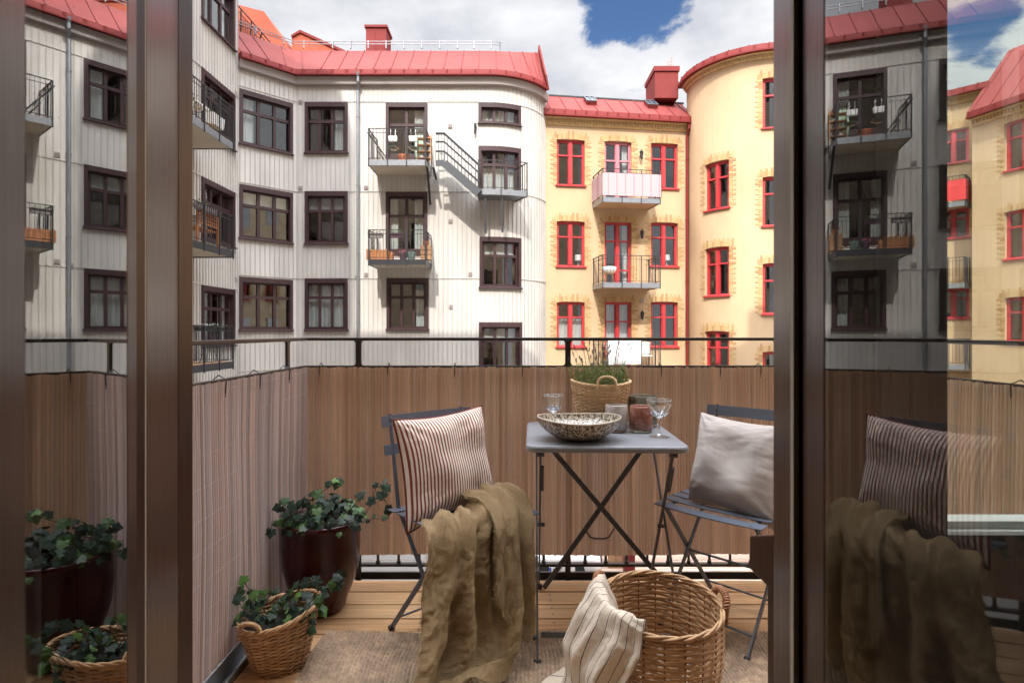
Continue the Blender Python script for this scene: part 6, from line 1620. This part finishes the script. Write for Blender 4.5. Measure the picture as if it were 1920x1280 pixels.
# second fold lying over the right half, its frayed hem running down to a corner
rid2 = [([(0, .15), (.5, .10), (1, .12)], [(0, .14), (1, .2)], [(0, .012), (.35, .030), (1, .034)]),
        ([(0, .52), (.5, .50), (1, .50)], [(0, .12), (1, .2)], [(0, .018), (.35, .030), (1, .02)]),
        ([(0, .9), (.5, .93), (1, .95)], [(0, .10), (1, .14)], [(0, .012), (.35, .036), (1, .034)])]
sheet(th, 110, 150, throw_fn(((-.185, 2.10, .490), (-.045, 2.245, .488)), ((-.115, 2.00, .498), (.015, 2.150, .494)), ((-.085, 1.915, .490), (.036, 2.040, .486)), ((-.115, 1.79, .02), (.022, 1.935, .02)), None, rid2, 0.034, 0, 7.0, v_end=lambda u: 0.62 + 0.26 * min(1, u / 0.85) ** 1.2 - 0.10 * max(0, u - 0.85) / 0.15, crumple=0.8),
      'olive_linen', 0.0022, ('v1', 'u0'), fr_mat='fringe', seed=5, name='folded_flap', sub=0)

# towel over the basket rim
tw = empty('towel', tuple(bb.location), 0, 'cream towel with thin dark stripes hanging over the rim of the large basket', 'towel')
TW0 = Vector(tw.location)
def towel_fn(u, v):
    A = R(158 + 84 * u); er = Vector((math.cos(A), math.sin(A), 0)); et = Vector((-math.sin(A), math.cos(A), 0))
    zr = 0.330 + 0.016 * math.cos(A - R(88)) + 0.024 * math.exp(-((u - 0.13) / 0.2) ** 2)
    ins = 0.10 if u < 0.55 else 0.10 - 0.05 * (u - 0.55) / 0.45
    key = round(u, 5)
    if key not in towel_c:
        out_ = 0.200 + 0.012 * math.sin(u * 5)
        towel_c[key] = along([er * 0.122 + Vector((0, 0, zr - ins)), er * 0.146 + Vector((0, 0, zr - 0.02)), er * 0.174 + Vector((0, 0, zr + 0.035)), er * (out_ - 0.004) + Vector((0, 0, zr - 0.04)), er * (out_ + 0.004) + Vector((0, 0, 0.19)), er * (out_ + 0.016) + Vector((0, 0, 0.06)), er * (out_ + 0.05) + Vector((0, 0, 0.004)), er * (out_ + 0.11) + Vector((0, 0, 0.006))], 140)
    c = towel_c[key]; f_ = v * 139; k = min(int(f_), 138); p = c[k].lerp(c[k + 1], f_ - k)
    w_ = table([(0, .25), (.3, .6), (.6, 1), (1, 1.1)], v); h = 0.0
    for (uk, wd, am) in ((0.06 + .05 * v, .10, .018), (0.36 - .12 * v, .10, .034), (0.60 - .22 * v, .06, .024), (0.80 - .10 * v, .11, .034), (0.98, .05, .018)):
        t = (u - uk) / wd; h += am * math.exp(-abs(t) ** 1.8)
    n = er * (1 if v > 0.22 else -0.4) + Vector((0, 0, 0.5 if 0.15 < v < 0.4 else 0.1))
    fine = 0.009 * nz(u * 5 + v * 4, v * 6, 3) + 0.0045 * nz(u * 14, v * 12, 5) + 0.0012 * nz(u * 40, v * 40, 8)
    dn = max(0.0, v - 0.36); q = p + n.normalized() * (h * w_ * table([(0, .5), (.25, .25), (.42, .8), (1, 1)], v) + fine + 0.004) + et * (0.016 * nz(u * 2, v * 3, 9) - u ** 1.5 * 0.26 * dn - (1 - u) ** 3 * 0.10 * min(dn, .18) / .18) + er * (0.03 * math.exp(-((v - .55) / .15) ** 2) * (1 - u))
    q.z = max(q.z, 0.006 + 0.004 * (1 + nz(u * 8, v * 8, 1)))
    return q
towel_c = {}
sheet(tw, 140, 170, towel_fn, 'towel_cotton', 0.004, ('v1',), fr_len=0.005, seed=9, sub=0)
# ------------------------------------------------------------------ things on the neighbours' balconies
M['terracotta'] = mat('terracotta', (0.50, 0.17, 0.08), 0.8, vary=(8, 0.15)); M['far_leaf'] = mat('far_leaf', (0.06, 0.12, 0.03), 0.7)
island_colors(M['far_leaf'], [(0.03, 0.06, 0.02), (0.08, 0.15, 0.03), (0.13, 0.17, 0.05)])
M['dry_leaf'] = mat('reddish_leaf', (0.3, 0.1, 0.06), 0.8); island_colors(M['dry_leaf'], [(0.35, 0.12, 0.07), (0.20, 0.10, 0.05), (0.12, 0.13, 0.05), (0.5, 0.25, 0.2)])
M['plum'] = mat('plum_pot', (0.09, 0.05, 0.07), 0.5); M['sage_pot'] = mat('sage_pot', (0.13, 0.20, 0.18), 0.25, coat=0.5); M['grey_box'] = mat('grey_plastic_box', (0.25, 0.22, 0.22), 0.6)
M['mint'] = mat('mint_cloth', (0.45, 0.62, 0.48), 0.9); M['orange_wood'] = mat('oiled_wood', (0.40, 0.17, 0.07), 0.5, vary=(10, 0.2)); M['pink_flower'] = mat('pink_flower', (0.75, 0.12, 0.20), 0.7)
def leaves(mb, c, r, n, s, seed, up=1.0):
    q = random.Random(seed); c = Vector(c)
    for i in range(n):
        d = Vector((q.gauss(0, .5), q.gauss(0, .5), abs(q.gauss(0, .6)) * up)); p = c + Vector((d.x * r[0], d.y * r[1], d.z * r[2]))
        a = Vector((q.uniform(-1, 1), q.uniform(-1, 1), q.uniform(-1, 1))).normalized() * s; b = a.cross(Vector((q.uniform(-1, 1), q.uniform(-1, 1), 1))).normalized() * s * 0.5
        mb.add([p - a, p + b, p + a, p - b], [(0, 1, 2, 3)])
def on(path, px, w_, z, lo=0.0):
    u, _ = path.hit(px, w_, lo); q = path.pos(u, w_); return Vector((q[0], q[1], z))
def potted(name, loc, r, h, mt, label, leafm='far_leaf', ln=40, lr=(.14, .14, .2), ls=0.03, cat='potted plant', seed=1, group=None):
    e = empty(name, loc, 0, label, cat, group); m = MB(); m.lathe([(0, 0), (r * .7, 0), (r * .95, h * .8), (r, h * .82), (r, h), (r * .88, h), (r * .85, h * .85), (0, h * .85)], 18); m.build('pot', M[mt], e, smooth=False)
    if ln: m = MB(); leaves(m, (0, 0, h), lr, ln, ls, seed); m.build('foliage', M[leafm], e)
    return e
def trough(loc, L, label, mt, rz=0.0, leafm='far_leaf', seed=1, ln=70, flower=None, group='planter boxes hung on the balcony rails', d=0.16, h=0.15):
    e = empty('planter_box', loc, rz, label, 'planter box', group); m = MB()
    m.hexa([(-L / 2 + .02, -d / 2 + .02, 0), (L / 2 - .02, -d / 2 + .02, 0), (L / 2 - .02, d / 2 - .02, 0), (-L / 2 + .02, d / 2 - .02, 0), (-L / 2, -d / 2, h), (L / 2, -d / 2, h), (L / 2, d / 2, h), (-L / 2, d / 2, h)]); m.build('box', M[mt], e)
    m = MB(); q = random.Random(seed)
    for k in range(5): leaves(m, (-L / 2 + L * (k + .5) / 5, 0, h), (.08, .06, .1), ln // 5, 0.022, seed + k)
    m.build('foliage', M[leafm], e)
    if flower: m = MB(); leaves(m, (0, 0, h + .06), (L / 2, .06, .06), 24, 0.02, seed + 20); m.build('flower', M[flower], e)
    return e
def crate_wood(name, loc, size, label, cat, rz=0.0, slats=4, mt='orange_wood', group=None):
    e = empty(name, loc, rz, label, cat, group); a, b, c = size; m = MB()
    for i in range(slats):
        z = c * (i + 0.1) / slats; m.box((-a, -b, z), (a, -b + .015, z + c / slats * .8)); m.box((-a, b - .015, z), (a, b, z + c / slats * .8))
        m.box((-a, -b + .016, z), (-a + .015, b - .016, z + c / slats * .8)); m.box((a - .015, -b + .016, z), (a, b - .016, z + c / slats * .8))
    m.build('slatted_side', M[mt], e); m = MB(); m.box((-a + .016, -b + .016, 0.01), (a - .016, b - .016, 0.03)); m.build('bottom', M[mt], e)
    m = MB()
    for s in (-1, 1):
        for t in (-1, 1): m.box((s * (a - .04) - .018, t * (b - .03) - .018, 0.031), (s * (a - .04) + .018, t * (b - .03) + .018, c + .02))
    m.build('corner_post', M[mt], e); return e
f1 = fl1 + 0.02
# upper balcony: white pails on the rail, hanging dishes, terracotta pot, plant shelf, folded deck chair
for i, (px, lb) in enumerate(((737, 'left one of two white pails hooked on the upper grey balcony rail'), (775, 'right one of two white pails hooked on the upper grey balcony rail'))):
    e = empty('hanging_pail', on(gp, px, 1.22, f1 + 0.62), 0, lb, 'pail', 'white pails on the upper balcony rail'); m = MB(); m.hexa([(-.13, -.06, 0), (.13, -.06, 0), (.13, .06, 0), (-.13, .06, 0), (-.145, -.07, .17), (.145, -.07, .17), (.145, .07, .17), (-.145, .07, .17)]); m.build('pail_body', M['white'], e, bevel=.01)
    m = MB()
    for s in (-.1, .06): m.tube([(s, 0.07, .17), (s, .08, .42), (s + .02, .05, .45)], .012, 5)
    m.build('hook', M['white'], e)
    d_ = empty('hanging_dish', on(gp, px + 1, 1.1, f1 + 0.37), 0, ('left' if i == 0 else 'right') + ' shallow green dish of succulents hung under a white pail', 'hanging planter', 'hanging dishes on the upper balcony'); m = MB(); m.lathe([(0, 0), (.10, .01), (.19, .07), (.18, .08), (0, .06)], 16); m.build('dish', M['sage_pot'], d_); m = MB(); leaves(m, (0, 0, .07), (.15, .15, .05), 30, .025, 5 + i); m.build('foliage', M['far_leaf'], d_)
potted('flower_pot', on(gp, 756, 1.08, f1), .19, .20, 'terracotta', 'wide terracotta pot in the middle of the upper grey balcony', 'dry_leaf', 26, (.12, .12, .42), .022, seed=4)
e = empty('plant_shelf', on(gp, 796, 0.95, f1), 0, 'light wooden plant shelf at the right end of the upper grey balcony', 'shelf')
m = MB()
for z in (.12, .34, .56, .78): m.box((-.24, -.13, z), (.24, .13, z + .025))
m.build('shelf', M['far_wood'], e); m = MB()
for s in (-1, 1):
    for t in (-1, 1): m.box((s * .225 - .012, t * .12 - .012, 0), (s * .225 + .012, t * .12 + .012, .9))
m.build('side_post', M['far_wood'], e)
for k, z in enumerate((.145, .365, .585, .805)):
    potted('flower_pot', e.location + Vector((-.1 + .09 * k, 0, z)), .06, .08, 'terracotta' if k % 2 else 'white', ('lowest', 'second lowest', 'second highest', 'topmost')[k] + ' small plant pot on the wooden balcony shelf', 'dry_leaf' if k % 2 else 'far_leaf', 26, (.12, .1, .10), .022, seed=40 + k, group='small pots on the balcony shelf')
e = empty('deck_chair', on(gp, 702, 0.9, f1), 0, 'folded sling deck chair leaning at the left end of the upper grey balcony', 'deck chair')
m = MB(); m.bar((-.18, .1, .95), (.52, -.1, .02), .04, .03); m.bar((-.18, -.25, .95), (.52, -.4, .02), .04, .03); m.bar((.05, .1, .5), (.4, -.1, .0), .04, .03); m.build('frame', M['dark_steel'], e)
m = MB(); m.grid(lambda u, v: (-.17 + .42 * v + .06 * math.sin(v * 3.1), .08 - .33 * u, .92 - .72 * v - .12 * math.sin(v * 3.1)), 6, 14); m.build('sling', M['grey_box'], e)
e = empty('climbing_plant', on(gp, 695, 1.15, f1), 0, 'reddish climbing plant trailing down the left rail of the upper grey balcony', 'plant')
m = MB()
for k in range(9): leaves(m, (k * .045, 0, .95 - k * .085), (.06, .06, .05), 12, .022, 60 + k)
leaves(m, (.25, -.05, .03), (.35, .08, .06), 50, .022, 77); m.build('foliage', M['dry_leaf'], e); m = MB(); m.tube([(0, 0, 1), (.4, -.02, .15)], .008, 4); m.build('stem', M['ivy_stem'], e)
e = empty('cloth', on(gp, 786, 0.7, f1), 0, 'pale green cloth hanging beside the upper balcony door', 'cloth'); m = MB(); m.grid(lambda u, v: (-.13 + .26 * u, .02 * math.sin(u * 15), 1.0 * v), 14, 4); m.build('cloth_sheet', M['mint'], e)
# lower balcony of the grey building
f2 = Z(496, 19.2) + 0.18
trough(on(gp, 704, 1.20, f2 + .72), .50, 'planter box at the left end of the lower grey balcony rail', 'grey_box', seed=3)
trough(on(gp, 743, 1.20, f2 + .72), .44, 'darker planter box beside it, in front of the lower balcony door', 'plum', seed=9)
crate_wood('slatted_bench', on(gp, 709, 1.0, f2), (.36, .17, .34), 'brown slatted bench box at the left end of the lower grey balcony', 'bench')
e = crate_wood('step_stool', on(gp, 732, 0.95, f2), (.10, .14, .26), 'small brown wooden step beside the slatted bench', 'stool', slats=2)
e = potted('flower_pot', on(gp, 755, 1.08, f2), .13, .23, 'plum', 'plum square pot with pink flowers on the lower grey balcony', 'far_leaf', 10, (.09, .09, .08), .02, seed=6); m = MB(); leaves(m, (0, 0, .26), (.14, .1, .1), 26, .025, 3); m.build('flower', M['pink_flower'], e)
potted('flower_pot', on(gp, 771, 1.08, f2), .16, .25, 'sage_pot', 'round grey green glazed pot right of the plum pot', 'far_leaf', 10, (.1, .1, .06), .02, seed=8)
e = crate_wood('plant_stand', on(gp, 799, 0.95, f2), (.17, .15, .5), 'pale wooden plant stand at the right end of the lower grey balcony', 'plant stand', slats=3, mt='far_wood')
potted('flower_pot', e.location + Vector((0, 0, .52)), .10, .12, 'terracotta', 'pot of dark red leaves on the pale plant stand', 'dry_leaf', 40, (.15, .12, .10), .03, seed=12)
e = empty('trellis', on(gp, 700, 0.9, f2), 0, 'narrow curly metal trellis with a climber on the lower grey balcony', 'trellis'); m = MB()
for s in (-.05, .05): m.tube([(s, 0, 0), (s, 0, .7)], .007, 4)
for k in range(12): m.tube([(-.05 + .02 * (k % 3), 0, .06 * k), (.05, 0, .06 * k + .05)], .005, 4)
m.build('lattice', M['dark_steel'], e); m = MB(); leaves(m, (0, 0, .05), (.08, .05, .55), 40, .018, 31); m.build('foliage', M['far_leaf'], e)
# left wing balconies
hz = EYE + 5.3 + .02
trough((-8.05, 15.75, hz + .22), .62, 'white planter trough on the top balcony of the grey wing', 'white', R(90), seed=14, h=.3, d=.25, group=None)
e = potted('flower_pot', (-8.25, 14.75, hz), .16, .3, 'plum', 'leafy shrub in a pot on the top balcony of the grey wing', 'far_leaf', 160, (.25, .3, .45), .035, seed=15)
e = empty('garden_table', (-8.45, 15.4, hz), 0, 'small white table on the top balcony of the grey wing', 'table'); m = MB(); m.box((-.25, -.4, .68), (.25, .4, .71)); m.build('tabletop', M['white'], e)
for s in (-1, 1):
    for t in (-1, 1): m = MB(); m.box((s * .22 - .015, t * .36 - .015, 0), (s * .22 + .015, t * .36 + .015, .679)); m.build('leg', M['white'], e)
def bench(loc, rz, label, mt='orange_wood', L=1.1):
    e = empty('garden_bench', loc, rz, label, 'bench'); m = MB()
    for k in range(5): m.box((-L / 2, -.2 + k * .085, .42), (L / 2, -.135 + k * .085, .445))
    m.build('seat', M[mt], e); m = MB()
    for k in range(4): m.box((-L / 2, .22, .52 + k * .085), (L / 2, .24, .58 + k * .085))
    m.build('backrest', M[mt], e)
    for s in (-1, 1):
        m = MB(); m.box((s * (L / 2 - .03) - .025, .2, 0), (s * (L / 2 - .03) + .025, .25, .88)); m.build('leg', M[mt], e)
        m = MB(); m.box((s * (L / 2 - .03) - .025, -.2, 0), (s * (L / 2 - .03) + .025, -.15, .62)); m.build('leg', M[mt], e)
        m = MB(); m.box((s * (L / 2 - .03) - .03, -.22, .621), (s * (L / 2 - .03) + .03, .199, .645)); m.build('armrest', M[mt], e)
    return e
bench((-8.25, 15.35, EYE + 2.25 + .02), R(-90), 'orange brown wooden bench on the middle balcony of the grey wing')
trough((-7.95, 15.2, EYE + 2.25 + .85), 1.2, 'long planter box of dark leaves on the middle balcony rail of the grey wing', 'grey_box', R(90), seed=24, ln=120)
e = empty('wire_chair', (-8.2, 15.75, EYE - .85 + .02), 0, 'black wire mesh garden chair on the lowest balcony of the grey wing', 'chair')
m = MB()
for k in range(10):
    a = 2 * math.pi * k / 10; m.tube([(.24 * math.cos(a), .24 * math.sin(a), .48), (.15 * math.cos(a), .15 * math.sin(a), .42), (0, 0, .40)], .006, 4)
for r_, z in ((.24, .48), (.17, .43)): m.tube([(r_ * math.cos(2 * math.pi * k / 16), r_ * math.sin(2 * math.pi * k / 16), z) for k in range(16)], .008, 4, closed=True)
m.build('seat', M['dark_steel'], e)
for k in range(4):
    a = R(45 + 90 * k); m = MB(); m.tube([(.1 * math.cos(a), .1 * math.sin(a), .41), (.24 * math.cos(a), .24 * math.sin(a), 0)], .009, 4); m.build('leg', M['dark_steel'], e)
trough((-7.95, 15.3, EYE - .85 + .87), 1.3, 'planter box with small pale flowers on the lowest balcony rail of the grey wing', 'dark_steel', R(90), seed=34, ln=60, h=.1, flower='white')
# yellow building, lowest balcony: cloth over the rail, leafy shrub, chair
fz = Z(688, 22.5) + .02
u0_ = ypth.hit(1111)[0]
def yp(du, w_, z): q = ypth.pos(u0_ + du, w_); return Vector((q[0], q[1], z))
e = empty('striped_cloth', yp(.85, 1.25, fz), 0, 'white ribbed cloth hung over the rail of the lowest yellow balcony', 'cloth')
m = MB(); B0 = Vector(e.location)
m.grid(lambda u, v: Vector((*ypth.pos(u0_ + .22 + 1.25 * u, 1.275 + .012 * math.sin(u * 110)), fz + 1.10 - .95 * v)) - B0, 90, 8); m.build('cloth_sheet', M['white'], e, smooth=True)
potted('flower_pot', yp(.2, 1.0, fz), .16, .3, 'grey_box', 'bushy pot plant at the left end of the lowest yellow balcony', 'far_leaf', 160, (.2, .2, .55), .03, seed=51)
e = empty('garden_chair', yp(1.85, .75, fz), 0, 'chair with a pale cushioned back at the right end of the lowest yellow balcony', 'chair')
m = MB(); m.box((-.22, .2, .5), (.22, .24, .95)); m.build('backrest', M['trim_pale'] if 'trim_pale' in M else M['curtain'], e, bevel=.01); m = MB(); m.box((-.22, -.2, .42), (.22, .199, .46)); m.build('seat', M['curtain'], e)
for s in (-1, 1):
    for t in (-1, 1): m = MB(); m.box((s * .2 - .013, t * .2 - .013, 0), (s * .2 + .013, t * .2 + .013, .419)); m.build('leg', M['far_wood'], e)
e = empty('lounge_chair', yp(.45, .65, Z(535, 22.5) + .02), 0, 'white tub chair on the middle yellow balcony by the red door', 'chair')
m = MB(); m.lathe([(0, .38), (.2, .38), (.27, .48), (.28, .62), (.25, .63), (.23, .5), (0, .42)], 18); m.build('seat', M['white'], e, smooth=True)
for k in range(4):
    a = R(45 + 90 * k); m = MB(); m.tube([(.15 * math.cos(a), .15 * math.sin(a), .39), (.22 * math.cos(a), .22 * math.sin(a), 0)], .014, 5); m.build('leg', M['far_wood'], e)
# white lamps standing inside the windows, and their like
for (px, py, lb) in ((1084, 483, 'white table lamp in the middle left window of the yellow building'), (1250, 483, 'white table lamp in the middle right window of the yellow building')):
    q = on(ypth, px, -0.42, 0); q.z = Z(py, q.y + .3) - .25; e = empty('table_lamp', q, 0, lb, 'lamp', 'white lamps in the yellow building windows'); m = MB(); m.lathe([(.12, .22), (.14, .0), (.13, .0), (.11, .22)], 16, (0, 0, .1)); m.build('lamp_shade', M['white'], e); m = MB(); m.lathe([(0, -.22), (.07, -.22), (.02, -.18), (.015, .2), (0, .2)], 12, (0, 0, .1)); m.build('base', M['white'], e)
# ------------------------------------------------------------------ put each big thing's empty at its base
for o_, L0 in ((gb, (-4, 20.5, YG)), (lw, (-9, 11, YG)), (yb, (4, 22.6, YG)), (hb, (0, 0.7, YG)), (rl_, (0.25, 2.65, 0)), (fs, (0.25, 2.628, 0.1)), (ls, (-0.925, 1.7, 0.06)), (rs, (1.465, 1.7, 0.06))):
    L0 = Vector(L0); o_.location = L0
    for c in children(o_): c.location = c.location - L0
